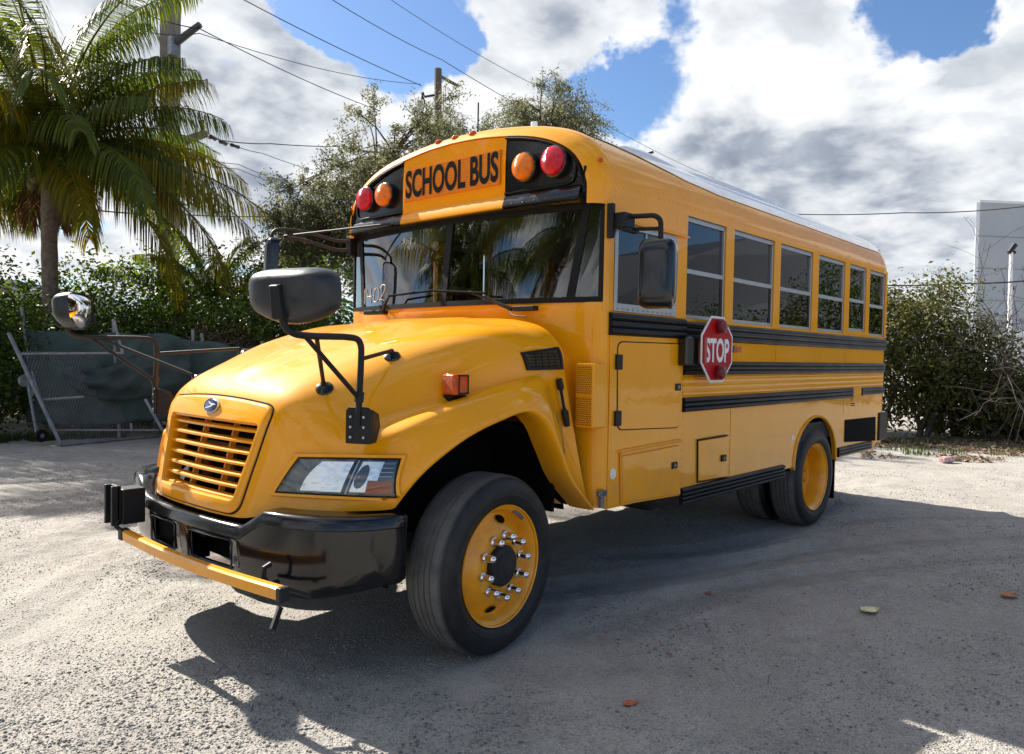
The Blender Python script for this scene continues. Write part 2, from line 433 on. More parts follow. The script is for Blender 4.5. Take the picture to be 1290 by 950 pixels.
class MB:
    """collects geometry in world coordinates and links it as ONE mesh object"""
    def __init__(s):
        s.v, s.f = [], []

    def add(s, vs, fs):
        o = len(s.v)
        s.v.extend([tuple(q) for q in vs])
        s.f.extend([tuple(i + o for i in f) for f in fs])
        return s

    def box(s, x0, x1, y0, y1, z0, z1, rot=None, piv=None):
        vs = [Vector((x, y, z)) for x in (x0, x1) for y in (y0, y1) for z in (z0, z1)]
        if rot is not None:
            c = Vector(piv) if piv is not None else Vector(((x0 + x1) / 2, (y0 + y1) / 2, (z0 + z1) / 2))
            vs = [c + rot @ (q - c) for q in vs]
        return s.add(vs, [(0, 1, 3, 2), (4, 6, 7, 5), (0, 4, 5, 1), (2, 3, 7, 6), (0, 2, 6, 4), (1, 5, 7, 3)])

    def prism(s, pts, vec):
        n = len(pts)
        vec = Vector(vec)
        a = [Vector(q) for q in pts]
        b = [q + vec for q in a]
        fs = [tuple(range(n))[::-1], tuple(range(n, 2 * n))]
        for i in range(n):
            j = (i + 1) % n
            fs.append((i, j, n + j, n + i))
        return s.add(a + b, fs)

    def tube(s, path, r, n=8, cap=True):
        path = [Vector(q) for q in path]
        rs = r if isinstance(r, (list, tuple)) else [r] * len(path)
        vs, fs = [], []
        ref = None
        for i, q in enumerate(path):
            d = (path[min(i + 1, len(path) - 1)] - path[max(i - 1, 0)]).normalized()
            if ref is None:
                ref = d.orthogonal().normalized()
            ref = (ref - d * ref.dot(d))
            ref = ref.normalized() if ref.length > 1e-6 else d.orthogonal().normalized()
            bt = d.cross(ref)
            for k in range(n):
                a = 2 * math.pi * k / n
                vs.append(q + (ref * math.cos(a) + bt * math.sin(a)) * rs[i])
        for i in range(len(path) - 1):
            for k in range(n):
                k2 = (k + 1) % n
                fs.append((i * n + k, i * n + k2, (i + 1) * n + k2, (i + 1) * n + k))
        if cap:
            fs.append(tuple(range(n))[::-1])
            fs.append(tuple((len(path) - 1) * n + k for k in range(n)))
        return s.add(vs, fs)

    def lathe(s, prof, c, axis, n=32, ref=None, cap=True):
        """prof: (radius, along) pairs round an axis through c"""
        c, ax = Vector(c), Vector(axis).normalized()
        u = Vector(ref).normalized() if ref is not None else ax.orthogonal().normalized()
        w = ax.cross(u)
        vs, fs = [], []
        for (r, h) in prof:
            for k in range(n):
                a = 2 * math.pi * k / n
                vs.append(c + ax * h + (u * math.cos(a) + w * math.sin(a)) * r)
        for i in range(len(prof) - 1):
            for k in range(n):
                k2 = (k + 1) % n
                fs.append((i * n + k, i * n + k2, (i + 1) * n + k2, (i + 1) * n + k))
        if cap and prof[0][0] > 1e-6:
            fs.append(tuple(range(n))[::-1])
        if cap and prof[-1][0] > 1e-6:
            fs.append(tuple((len(prof) - 1) * n + k for k in range(n)))
        return s.add(vs, fs)

    def grid(s, rows, skip=None, flip=False):
        nj = len(rows[0])
        vs = [q for r in rows for q in r]
        fs = []
        for i in range(len(rows) - 1):
            for j in range(nj - 1):
                if skip and skip(i, j):
                    continue
                f = (i * nj + j, i * nj + j + 1, (i + 1) * nj + j + 1, (i + 1) * nj + j)
                fs.append(f[::-1] if flip else f)
        return s.add(vs, fs)

    def ellipsoid(s, c, ax, ay, az, n=24, m_=14, e1=1.0, e2=1.0):
        """superellipsoid with full axis vectors"""
        c = Vector(c)
        ax, ay, az = Vector(ax), Vector(ay), Vector(az)

        def sp(v, e):
            return math.copysign(abs(v) ** e, v)
        rows = []
        for i in range(m_ + 1):
            ph = -math.pi / 2 + math.pi * i / m_
            row = []
            for k in range(n + 1):
                th = 2 * math.pi * k / n
                row.append(c + ax * (sp(math.cos(ph), e1) * sp(math.cos(th), e2)) + ay * (sp(math.cos(ph), e1) * sp(math.sin(th), e2)) + az * sp(math.sin(ph), e1))
            rows.append(row)
        return s.grid(rows)

    def build(s, name, material, parent=None, smooth=False, bevel=0.0, weld=True, angle=35, solid=0.0, segs=2):
        o0 = origin_of(parent) if parent is not None else Vector((0, 0, 0))
        me = bpy.data.meshes.new(name)
        vs = [(q[0] - o0.x, q[1] - o0.y, q[2] - o0.z) for q in s.v]
        me.from_pydata(vs, [], s.f)
        bm = bmesh.new()
        bm.from_mesh(me)
        if weld:
            bmesh.ops.remove_doubles(bm, verts=bm.verts, dist=0.0002)
        bmesh.ops.recalc_face_normals(bm, faces=bm.faces)
        bm.to_mesh(me)
        bm.free()
        me.materials.append(material)
        ob = bpy.data.objects.new(name, me)
        COL.objects.link(ob)
        if parent is not None:
            ob.parent = parent
        if solid:
            md = ob.modifiers.new('solid', 'SOLIDIFY')
            md.thickness = solid
            md.offset = -1
        if bevel:
            md = ob.modifiers.new('bevel', 'BEVEL')
            md.width = bevel
            md.segments = segs
            md.limit_method = 'ANGLE'
            md.angle_limit = R_(40)
            md.harden_normals = False
        if smooth:
            for pl in me.polygons:
                pl.use_smooth = True
            if angle < 180:
                me.set_sharp_from_angle(angle=R_(angle))
        return ob


def np_mesh(name, verts, faces, material, parent=None, smooth=False):
    """fast mesh from arrays; every face has the same number of corners"""
    verts = np.asarray(verts, np.float32)
    faces = np.asarray(faces, np.int32)
    o0 = origin_of(parent) if parent is not None else Vector((0, 0, 0))
    verts = verts - np.array(o0, np.float32)
    me = bpy.data.meshes.new(name)
    nf, k = faces.shape
    me.vertices.add(len(verts))
    me.vertices.foreach_set('co', verts.ravel())
    me.loops.add(nf * k)
    me.loops.foreach_set('vertex_index', faces.ravel())
    me.polygons.add(nf)
    me.polygons.foreach_set('loop_start', np.arange(0, nf * k, k, dtype=np.int32))
    me.polygons.foreach_set('loop_total', np.full(nf, k, np.int32))
    if smooth:
        me.polygons.foreach_set('use_smooth', np.ones(nf, bool))
    me.update(calc_edges=True)
    me.materials.append(material)
    ob = bpy.data.objects.new(name, me)
    COL.objects.link(ob)
    if parent is not None:
        ob.parent = parent
    return ob


def thing(name, label, cat, loc=(0, 0, 0), group=None):
    o = bpy.data.objects.new(name, None)
    COL.objects.link(o)
    o.location = loc
    o.empty_display_size = 0.2
    o['label'] = label
    o['category'] = cat
    if group:
        o['group'] = group
    return o


def tag(o, label=None, cat=None, group=None, kind=None):
    for k, v in (('label', label), ('category', cat), ('group', group), ('kind', kind)):
        if v:
            o[k] = v
    return o


def holder(name, parent, loc=None):
    """an empty that carries the pieces of one part"""
    o = bpy.data.objects.new(name, None)
    COL.objects.link(o)
    o.parent = parent
    if loc is not None:
        o.location = Vector(loc) - origin_of(parent)
    o.empty_display_size = 0.1
    return o


def cr_spline(pts, per, closed=False):
    """centripetal Catmull-Rom through pts, `per` samples a segment"""
    P = [np.array(q, float) for q in pts]
    n = len(P)
    ext = [2 * P[0] - P[1]] + P + [2 * P[-1] - P[-2]]
    out = []
    for i in range(n - 1):
        p0, p1, p2, p3 = ext[i:i + 4]
        t0 = 0.0
        t1 = t0 + max(np.linalg.norm(p1 - p0), 1e-5) ** 0.5
        t2 = t1 + max(np.linalg.norm(p2 - p1), 1e-5) ** 0.5
        t3 = t2 + max(np.linalg.norm(p3 - p2), 1e-5) ** 0.5
        for k in range(per):
            t = t1 + (t2 - t1) * k / per
            a1 = (t1 - t) / (t1 - t0) * p0 + (t - t0) / (t1 - t0) * p1
            a2 = (t2 - t) / (t2 - t1) * p1 + (t - t1) / (t2 - t1) * p2
            a3 = (t3 - t) / (t3 - t2) * p2 + (t - t2) / (t3 - t2) * p3
            b1 = (t2 - t) / (t2 - t0) * a1 + (t - t0) / (t2 - t0) * a2
            b2 = (t3 - t) / (t3 - t1) * a2 + (t - t1) / (t3 - t1) * a3
            out.append((t2 - t) / (t2 - t1) * b1 + (t - t1) / (t2 - t1) * b2)
    out.append(P[-1])
    return out


def text_mesh(body, bold=0.0, res=6):
    """letters as flat polygons: (vertices in the unit box, faces)"""
    cu = bpy.data.curves.new('lettering', 'FONT')
    cu.body = body
    cu.resolution_u = res
    cu.offset = bold
    tmp = bpy.data.objects.new('lettering', cu)
    COL.objects.link(tmp)
    bpy.context.view_layer.update()
    dg = bpy.context.evaluated_depsgraph_get()
    me = bpy.data.meshes.new_from_object(tmp.evaluated_get(dg))
    vs = np.array([tuple(q.co) for q in me.vertices])
    fs = [tuple(q.vertices) for q in me.polygons]
    bpy.data.objects.remove(tmp)
    bpy.data.meshes.remove(me)
    bpy.data.curves.remove(cu)
    lo, hi = vs.min(0), vs.max(0)
    vs = (vs - lo) / np.maximum(hi - lo, 1e-6)
    return vs, fs


def letters(mb, body, o, ux, uz, w, h, bold=0.0):
    """lay lettering on the plane through o with width vector ux and height vector uz"""
    vs, fs = text_mesh(body, bold)
    o, ux, uz = Vector(o), Vector(ux).normalized() * w, Vector(uz).normalized() * h
    mb.add([o + ux * q[0] + uz * q[1] for q in vs], fs)
    return mb


# ------------------------------------------------------------------ the bus
# x runs rearward from the front corner of the body, y = -1.22 is the driver's side, z up
BUS = thing('school_bus', 'short yellow school bus with black rub rails and folded stop sign, parked on gravel', 'school bus')
HW = 1.22
ROOF = [(-1.22, 2.474), (-1.219, 2.54), (-1.205, 2.60), (-1.175, 2.68), (-1.12, 2.765), (-1.03, 2.84), (-0.90, 2.90), (-0.72, 2.948),
        (-0.48, 2.985), (-0.24, 3.008), (0.0, 3.016)]
ROOF = [(q[0], q[1]) for q in cr_spline(ROOF, 3)]
ROOF = ROOF + [(-y, z) for (y, z) in ROOF[::-1][1:]]
ZB, ZT = 1.788, 2.474


def BX(y):      # plan curve of the windshield's lower edge and the wall below it
    return -0.205 + 0.150 * (abs(y) / 1.2) ** 2.4


def TX(y):
    return -0.140 + 0.085 * (abs(y) / 1.2) ** 2.4


# ---- hood: lofted through lengthwise curves (a = distance from the centre line)
HK = [
    [(-1.935, 0, .725), (-1.865, 0, 1.0), (-1.785, 0, 1.26), (-1.69, 0, 1.355), (-1.45, 0, 1.475), (-1.16, 0, 1.585), (-.72, 0, 1.70), (-.55, 0, 1.725), (-.42, 0, 1.74), (-.33, 0, 1.748), (-.27, 0, 1.752)],
    [(-1.925, .28, .725), (-1.855, .30, 1.0), (-1.778, .32, 1.258), (-1.685, .33, 1.352), (-1.44, .35, 1.470), (-1.15, .38, 1.577), (-.71, .42, 1.695), (-.54, .43, 1.720), (-.42, .44, 1.735), (-.33, .44, 1.745), (-.27, .44, 1.748)],
    [(-1.895, .47, .73), (-1.83, .52, 1.0), (-1.757, .55, 1.25), (-1.665, .57, 1.335), (-1.41, .62, 1.455), (-1.12, .69, 1.570), (-.69, .75, 1.685), (-.53, .74, 1.698), (-.41, .75, 1.715), (-.33, .76, 1.725), (-.27, .76, 1.728)],
    [(-1.865, .53, .74), (-1.79, .62, .99), (-1.71, .66, 1.22), (-1.615, .70, 1.29), (-1.37, .77, 1.412), (-1.08, .845, 1.532), (-.67, .92, 1.640), (-.52, .94, 1.655), (-.41, .94, 1.66), (-.33, .95, 1.67), (-.27, .955, 1.672)],
    [(-1.835, .59, .75), (-1.75, .70, .98), (-1.66, .76, 1.15), (-1.555, .82, 1.215), (-1.32, .90, 1.305), (-1.04, .965, 1.410), (-.64, 1.035, 1.525), (-.48, 1.055, 1.535), (-.38, 1.065, 1.55), (-.31, 1.07, 1.555), (-.265, 1.075, 1.555)],
    [(-1.805, .65, .765), (-1.715, .77, .97), (-1.62, .84, 1.105), (-1.50, .905, 1.165), (-1.27, .970, 1.240), (-1.00, 1.020, 1.305), (-.63, 1.065, 1.388), (-.46, 1.08, 1.42), (-.36, 1.085, 1.43), (-.30, 1.09, 1.435), (-.262, 1.092, 1.435)],
    [(-1.775, .72, .78), (-1.675, .84, .965), (-1.575, .92, 1.085), (-1.455, 1.005, 1.170), (-1.23, 1.050, 1.255), (-.95, 1.070, 1.325), (-.62, 1.092, 1.390), (-.465, 1.10, 1.385), (-.355, 1.10, 1.27), (-.275, 1.105, 1.02), (-.105, 1.165, .67)],
    [(-1.725, .81, .785), (-1.625, .92, .955), (-1.525, 1.01, 1.065), (-1.425, 1.085, 1.158), (-1.20, 1.115, 1.250), (-.93, 1.122, 1.322), (-.63, 1.128, 1.375), (-.50, 1.135, 1.345), (-.405, 1.15, 1.22), (-.30, 1.15, .93), (-.112, 1.19, .655)],
    [(-1.63, .94, .795), (-1.55, 1.035, .925), (-1.465, 1.10, 1.020), (-1.375, 1.145, 1.095), (-1.18, 1.178, 1.190), (-.93, 1.188, 1.262), (-.68, 1.192, 1.305), (-.535, 1.205, 1.245), (-.43, 1.20, 1.08), (-.31, 1.195, .86), (-.118, 1.212, .642)],
    [(-1.50, 1.07, .805), (-1.455, 1.125, .895), (-1.405, 1.165, .968), (-1.325, 1.190, 1.030), (-1.15, 1.213, 1.125), (-.94, 1.222, 1.192), (-.70, 1.224, 1.232), (-.565, 1.222, 1.165), (-.455, 1.22, 1.015), (-.335, 1.215, .835), (-.125, 1.220, .635)],
    [(-1.475, 1.08, .812), (-1.43, 1.120, .893), (-1.385, 1.15, .955), (-1.31, 1.165, 1.015), (-1.14, 1.18, 1.110), (-.94, 1.185, 1.178), (-.705, 1.185, 1.217), (-.575, 1.185, 1.15), (-.465, 1.18, 1.00), (-.345, 1.175, .825), (-.135, 1.18, .632)],
    [(-1.475, .98, .812), (-1.43, 1.01, .893), (-1.385, 1.03, .955), (-1.31, 1.04, 1.015), (-1.14, 1.05, 1.110), (-.94, 1.055, 1.178), (-.705, 1.055, 1.217), (-.575, 1.055, 1.15), (-.465, 1.05, 1.00), (-.345, 1.045, .825), (-.135, 1.05, .632)],
]
JS = [cr_spline(c, 7) for c in HK]
rows = []
nj = len(JS[0])
for j in range(nj):
    half = [JS[k][j] for k in range(len(HK))]
    full = [np.array((q[0], q[1], q[2])) for q in half[::-1]][:-1] + [np.array((q[0], -q[1], q[2])) for q in half]
    line = []
    for q in cr_spline(full, 8):
        # low raised wedge pressed in the top, narrow at the nose
        x_, y_, z_ = q
        t_ = (x_ + 1.60) / 1.3
        if t_ > -.06 and z_ > 1.3:
            w_ = .085 + .20 * max(0, t_)
            e_ = max(0.0, min(1.0, (w_ + .03 - abs(y_)) / .05))
            f_ = max(0.0, min(1.0, (t_ + .06) / .07))
            z_ = z_ + .016 * e_ * e_ * (3 - 2 * e_) * f_ * (1 - .6 * max(0, t_))
        line.append(np.array((x_, y_, z_)))
    rows.append(line)
mb_h = MB().grid(rows)
hood_bvh = BVHTree.FromPolygons([Vector(q) for q in mb_h.v], mb_h.f)


def hood_x(y, z):
    h = hood_bvh.ray_cast(Vector((-3.2, y, z)), Vector((1, 0, 0)))
    return h[0].x if h[0] is not None else None


def hood_side(x, z, s=-1):
    h = hood_bvh.ray_cast(Vector((x, 2.0 * s, z)), Vector((0, -s, 0)))
    return h[0].y, h[1]


def hood_top(x, y):
    h = hood_bvh.ray_cast(Vector((x, y, 3.0)), Vector((0, 0, -1)))
    return h[0].z, h[1]


def gw(z):      # half width of the grille opening
    return 0.385 + (z - 0.80) / (1.165 - 0.80) * 0.08


mb_h.f = [f for f in mb_h.f if not (lambda c: c.x < -1.70 and 0.79 < c.z < 1.172 and abs(c.y) < gw(c.z) + 0.012)(sum((Vector(mb_h.v[i]) for i in f), Vector()) / len(f))]
hood = mb_h.build('hood', yellow, BUS, smooth=True, angle=180)

# grille surround, following the hood's face
def ring_pts(n, kind):
    out = []
    if kind == 'in':
        c = [(-gw(.803), .803), (gw(.803), .803), (gw(1.165), 1.165), (-gw(1.165), 1.165)]
        rr = 0.03
    else:
        c = [(-.435, .742), (.435, .742), (.535, 1.256), (-.535, 1.256)]
        rr = 0.07
    for i in range(4):
        a, b, d = Vector(c[i - 1]), Vector(c[i]), Vector(c[(i + 1) % 4])
        p0 = b + (a - b).normalized() * rr
        p2 = b + (d - b).normalized() * rr
        for k in range(7):
            t = k / 6
            out.append((1 - t) ** 2 * p0 + 2 * t * (1 - t) * b + t * t * p2)
        nxt = d + (b - d).normalized() * rr
        for k in range(1, n):
            out.append(p2.lerp(nxt, k / n))
    if kind == 'out':
        out = [Vector((q.x, q.y + 0.024 * max(0, 1 - (q.x / .5) ** 2) * max(0, min(1, (q.y - 1.0) / .2)))) for q in out]
    return out


ri, ro = ring_pts(12, 'in'), ring_pts(12, 'out')


def onhood(q, off):
    x = hood_x(q.x, q.y)
    return Vector(((x if x is not None else -1.8) - off, q.x, q.y))


levels = []
levels.append([onhood(q, -0.004) for q in ro])
levels.append([onhood(q, 0.010) for q in ro])
mid = [o.lerp(i, 0.12) for o, i in zip(ro, ri)]
levels.append([onhood(q, 0.016) for q in mid])
mid2 = [o.lerp(i, 0.93) for o, i in zip(ro, ri)]
levels.append([onhood(q, 0.012) for q in mid2])
levels.append([onhood(q, 0.002) for q in ri])
levels.append([onhood(q, -0.09) for q in ri])
levels = [lv + [lv[0]] for lv in levels]
surround = MB().grid(levels).build('grille_surround', yellow, BUS, smooth=True, angle=50)
seam = [onhood(Vector((q.x * 1.012, (q.y - 1.0) * 1.014 + 1.0)), 0.001) for q in ro]
MB().tube(seam + [seam[0]], 0.0045, 6, False).build('surround_seam', seal, surround)
for k in range(7):
    zc_ = 1.128 - k * 0.0535
    hw_ = gw(zc_) + 0.015
    rws = []
    for i in range(13):
        y = -hw_ + 2 * hw_ * i / 12
        x = hood_x(max(-gw(zc_) + .004, min(gw(zc_) - .004, y)) * 0.0 + y, zc_)
        x = (x if x is not None else -1.85) + 0.012
        sec = [(-0.002, -0.007), (-0.001, 0.004), (0.004, 0.007), (0.040, 0.010), (0.040, 0.005), (0.003, -0.008)]
        rws.append([Vector((x + a, y, zc_ + c)) for a, c in sec] + [Vector((x + sec[0][0], y, zc_ + sec[0][1]))])
    MB().grid(rws).build('grille_slat', yellow, BUS, smooth=True, angle=30)
for y in (-0.155, 0.155):
    MB().prism([(hood_x(y, z) + 0.055, y - 0.006, z) for z in (0.795, 1.17)] + [(hood_x(y, z) + 0.085, y - 0.006, z) for z in (1.17, 0.795)], (0, 0.012, 0)).build('grille_bar', yellow_matte, BUS)
MB().box(-1.66, -1.62, -0.58, 0.58, 0.72, 1.22).build('radiator', void, BUS)
mb = MB()
for y in (-0.28, 0.02, 0.30):
    mb.prism([(-1.70, y - .045, .78), (-1.70, y + .045, .78), (-1.70, y + .03, 1.0), (-1.70, y - .03, 1.0)], (0.02, 0, 0))
mb.box(-1.70, -1.68, -.42, .42, 0.98, 1.02)
mb.build('radiator_brace', mat('brown_brace', (.10, .045, .012), .7, var=.3), BUS)

# oval emblem on the nose
ex = hood_x(0, 1.232) - 0.018
tilt = Vector((0.28, 0, 0.96)).normalized()
nrm = Vector((-0.96, 0, 0.28))
def oval(mb_):
    mb_.v = [(q[0], q[1] * 1.9, q[2]) for q in mb_.v]
    return mb_


em = oval(MB().lathe([(0.0, 0.006), (0.030, 0.006), (0.034, 0.004), (0.037, 0.0), (0.037, -0.012)], (ex, 0, 1.232), nrm, 32))
em_o = em.build('emblem', mat('emblem_blue', (0.020, 0.055, 0.15), 0.25, 0.3, 0.5), BUS, smooth=True)
u_, w_ = Vector((0, -1, 0)), tilt


def eloc(a, c, off=0.0075):
    return Vector((ex, 0, 1.232)) + u_ * a + w_ * c + nrm * off


mb = MB()
mb.prism([eloc(a * 2.0, c * 1.05) for a, c in ((-.026, -.018), (-.018, -.019), (.004, -.010), (.016, .002), (.028, .004), (.020, .009), (.002, .010), (-.014, .018), (-.006, .007), (.006, .003), (.000, -.004))], nrm * 0.0012)
mb.build('emblem_mark', white_paint, em_o)
oval(MB().lathe([(0.0375, -0.004), (0.0375, 0.005), (0.0390, 0.005), (0.0390, -0.004)], (ex, 0, 1.232), nrm, 32, None, False)).build('emblem_rim', chrome, em_o, smooth=True)

# headlamps
def lamp_patch(s, quad, n=10, m_=5, off=0.0):
    (a0, z0), (a1, z1), (a2, z2), (a3, z3) = quad       # inner bottom, inner top, outer top, outer bottom
    rws = []
    for j in range(m_ + 1):
        t = j / m_
        row = []
        for i in range(n + 1):
            u = i / n
            a = (1 - u) * ((1 - t) * a0 + t * a1) + u * ((1 - t) * a3 + t * a2)
            z = (1 - u) * ((1 - t) * z0 + t * z1) + u * ((1 - t) * z3 + t * z2)
            h = hood_bvh.ray_cast(Vector((-3.2, s * a, z)), Vector((1, 0, 0)))
            if h[0] is None or h[0].x > -1.30:
                row.append(Vector((-1.46 - off, s * a, z)))
                continue
            nn = h[1] if h[1].x < 0 else -h[1]
            row.append(h[0] + nn * off)
        rws.append(row)
    return rws


reflector = mat('lamp_reflector', (0.92, 0.92, 0.92), 0.24, 0.85)
t = NT(reflector.node_tree)
co = t.new('ShaderNodeTexCoord').outputs['Object']
vv = t.new('ShaderNodeTexVoronoi', {'Vector': t.vmath('MULTIPLY', co, (20, 20, 46)), 'Scale': 1.0}, distance='CHEBYCHEV')
bp_ = t.new('ShaderNodeBump', {'Height': vv.outputs['Distance'], 'Strength': 0.6, 'Distance': 0.004})
t.set(t.n['Principled BSDF'], 'Normal', bp_.outputs[0])
grey_lens = mat('smoked_lamp_housing', (0.030, 0.036, 0.042), 0.18, 0, 0.6, bump=0.003, bump_scale=60)
IB, IT, OT, OB = (.630, .868), (.712, 1.020), (1.095, 1.030), (1.095, .873)


def lerp2(p_, q_, t_):
    return (p_[0] + (q_[0] - p_[0]) * t_, p_[1] + (q_[1] - p_[1]) * t_)


def sub(u0, u1, t0, t1, skew=0.0):
    def f(u, t_):
        return lerp2(lerp2(IB, OB, u + skew * t_), lerp2(IT, OT, u + skew * t_), t_)
    return [f(u0, t0), f(u0, t1), f(u1, t1), f(u1, t0)]


for s in (-1, 1):
    hl = holder('headlight', BUS, (-1.65, s * 0.85, 0.95))
    MB().grid(lamp_patch(s, [IB, IT, OT, OB], 16, 8, 0.005)).build('lamp_housing', grey_lens, hl, smooth=True)
    # bright reflector bowl with a rounded inner edge
    rws = []
    for j in range(9):
        t_ = 0.06 + 0.88 * j / 8
        ui = 0.36 - 0.16 * math.sqrt(max(0, 1 - ((t_ - 0.35) / 0.75) ** 2))
        row = []
        for i in range(11):
            u = ui + (0.585 - ui) * i / 10
            a, z = lerp2(lerp2(IB, OB, u), lerp2(IT, OT, u), t_)
            h = hood_bvh.ray_cast(Vector((-3.2, s * a, z)), Vector((1, 0, 0)))
            nn = h[1] if h[1].x < 0 else -h[1]
            row.append(h[0] + nn * 0.008)
        rws.append(row)
    MB().grid(rws).build('reflector', reflector, hl, smooth=True)
    MB().grid(lamp_patch(s, sub(.655, .86, .08, .95, 0.02), 6, 6, 0.009)).build('reflector', reflector, hl, smooth=True)
    dkq = []
    for q_ in np.linspace(0, 2 * math.pi, 24, endpoint=False):
        a, z = lerp2(lerp2(IB, OB, .715 + .055 * math.cos(q_)), lerp2(IT, OT, .73 + .055 * math.cos(q_)), .52 + .34 * math.sin(q_))
        h = hood_bvh.ray_cast(Vector((-3.2, s * a, z)), Vector((1, 0, 0)))
        dkq.append(h[0] + (h[1] if h[1].x < 0 else -h[1]) * .0105)
    MB().add(dkq, [tuple(range(24))]).build('bulb_shade', grey_lens, hl)
    MB().grid(lamp_patch(s, sub(.79, .985, .05, .42), 6, 3, 0.011)).build('turn_signal', orange_lens, hl, smooth=True)
    mb = MB()
    for t_ in (0.52, 0.64, 0.76, 0.88):
        mb.grid(lamp_patch(s, sub(.87, .98, t_, t_ + .022), 5, 1, 0.010))
    mb.build('lamp_fluting', alum, hl)
    mb = MB().grid(lamp_patch(s, sub(.60, .625, .0, 1.0), 2, 6, 0.014))
    mb.build('lamp_divider', seal, hl)
    mb = MB().grid(lamp_patch(s, sub(.628, .642, .0, 1.0), 2, 6, 0.014))
    mb.build('lamp_trim', alum, hl)
    MB().grid(lamp_patch(s, [IB, IT, OT, OB], 16, 8, 0.018)).build('lamp_lens', clear_lens, hl, smooth=True)
    # border ring of the lamp and the raised paint bezel round it
    def edge_loop(grow, off):
        cx_, cz_ = (IB[0] + OB[0]) / 2, (IB[1] + IT[1]) / 2
        c = []
        for q in (IB, IT, OT, OB):
            d = Vector((q[0] - cx_, q[1] - cz_))
            c.append((q[0] + math.copysign(grow * (1.25 if q[0] < cx_ else .75), d.x), q[1] + math.copysign(grow, d.y)))
        out = []
        for i in range(4):
            for k in range(10):
                a, z = lerp2(c[i], c[(i + 1) % 4], k / 10)
                h = hood_bvh.ray_cast(Vector((-3.2, s * a, z)), Vector((1, 0, 0)))
                if h[0] is None or h[0].x > -1.30:
                    h = hood_bvh.find_nearest(Vector((-1.45, s * a, z)))
                    pnt, nn = h[0], h[1]
                else:
                    pnt, nn = h[0], h[1]
                nn = nn if nn.x < 0.2 else -nn
                out.append(pnt + nn * off)
        return out + [out[0]]
    MB().tube(edge_loop(0.002, 0.012), 0.006, 6, False).build('lamp_gasket', seal, hl, smooth=True)
    MB().grid([edge_loop(0.006, 0.004), edge_loop(0.008, 0.020), edge_loop(0.020, 0.020), edge_loop(0.026, 0.003)]).build('headlight_bezel', yellow, BUS, smooth=True, angle=60)

# air vent, hood latch, amber blinker on each side of the hood
for s in (-1, 1):
    def hp(x, z, off=0.0):
        y, n_ = hood_side(x, z, s)
        return Vector((x, y + s * off, z))
    out_ = [(-.590, 1.535), (-.560, 1.438), (-.284, 1.443), (-.298, 1.572)]
    dense = []
    for i in range(4):
        for k in range(6):
            dense.append(lerp2(out_[i], out_[(i + 1) % 4], k / 6))
    cx_, cz_ = -.43, 1.497
    inn = [((q[0] - cx_) * .86 + cx_, (q[1] - cz_) * .76 + cz_) for q in dense]
    lv = [[hp(q[0], q[1], o) for q in src] for src, o in ((dense, -.002), (dense, .018), (inn, .018), (inn, .004))]
    lv = [l + [l[0]] for l in lv]
    vent = MB().grid(lv).build('hood_vent', black_matte, BUS, bevel=0.003)
    mb = MB()
    mb.add([hp(q[0], q[1], .010) for q in inn] + [hp(cx_, cz_, .011)], [(i, (i + 1) % len(inn), len(inn)) for i in range(len(inn))])
    mb.build('vent_screen', mat('vent_screen_mesh', (0.075, 0.045, 0.012), 0.8, var=0.5, var_scale=140), vent)
    mb = MB()
    for i in range(1, 6):
        z = 1.446 + i * 0.017
        mb.tube([hp(-.545 + (-.43 + .545) * k / 4, z - .004 + .001 * k, .015) for k in range(9)], 0.003, 5)
    for x in (-.50, -.45, -.40, -.35):
        mb.tube([hp(x, 1.455, .015), hp(x, 1.495, .015), hp(x, 1.533, .015)], 0.003, 5)
    mb.build('vent_slat', black_matte, vent)
    # rubber hood latch
    a, c = hp(-.330, 1.390, .02), hp(-.258, 1.120, .02)
    d = c - a
    latch = MB().tube([a, a + d * .18, a + d * .26, a + d * .62, a + d * .70, c], [.018, .021, .009, .009, .022, .017], 10).build('hood_latch', black_matte, BUS, smooth=True)
    MB().tube([hp(-.42, 1.20, .004), hp(-.40, 1.15, .012), hp(-.39, 1.05, .008), hp(-.385, .98, .004)], 0.004, 6).build('latch_cord', mat('tan_cord', (.30, .20, .07), .8), latch)
    # blinker lamp
    bx_, bz_ = -1.062, 1.366
    y0, _ = hood_side(bx_, bz_ - .03, s)
    bl = MB().box(bx_ - .050, bx_ + .055, y0 + s * .000, y0 + s * .085, bz_ - .05, bz_ + .055).build('fender_blinker', orange_lens, BUS, bevel=0.010)
    MB().prism([(bx_ - .045, y0 + s * .075, bz_ - .052), (bx_ + .05, y0 + s * .075, bz_ - .052), (bx_ + .03, y0 + s * .03, bz_ - .095), (bx_ - .02, y0 + s * .03, bz_ - .095)], (0, -s * .075, 0)).build('blinker_foot', black_matte, bl)
    mb = MB()
    yy = y0 + s * .0862
    for (x0, x1, z0, z1) in ((bx_ - .018, bx_ - .010, bz_ - .045, bz_ + .05), (bx_ + .045, bx_ + .053, bz_ - .045, bz_ + .05), (bx_ - .018, bx_ + .053, bz_ + .043, bz_ + .051), (bx_ - .018, bx_ + .053, bz_ - .046, bz_ - .038)):
        mb.box(x0, x1, yy - s * .004, yy + s * .001, z0, z1)
    mb.build('blinker_frame', black_matte, bl)

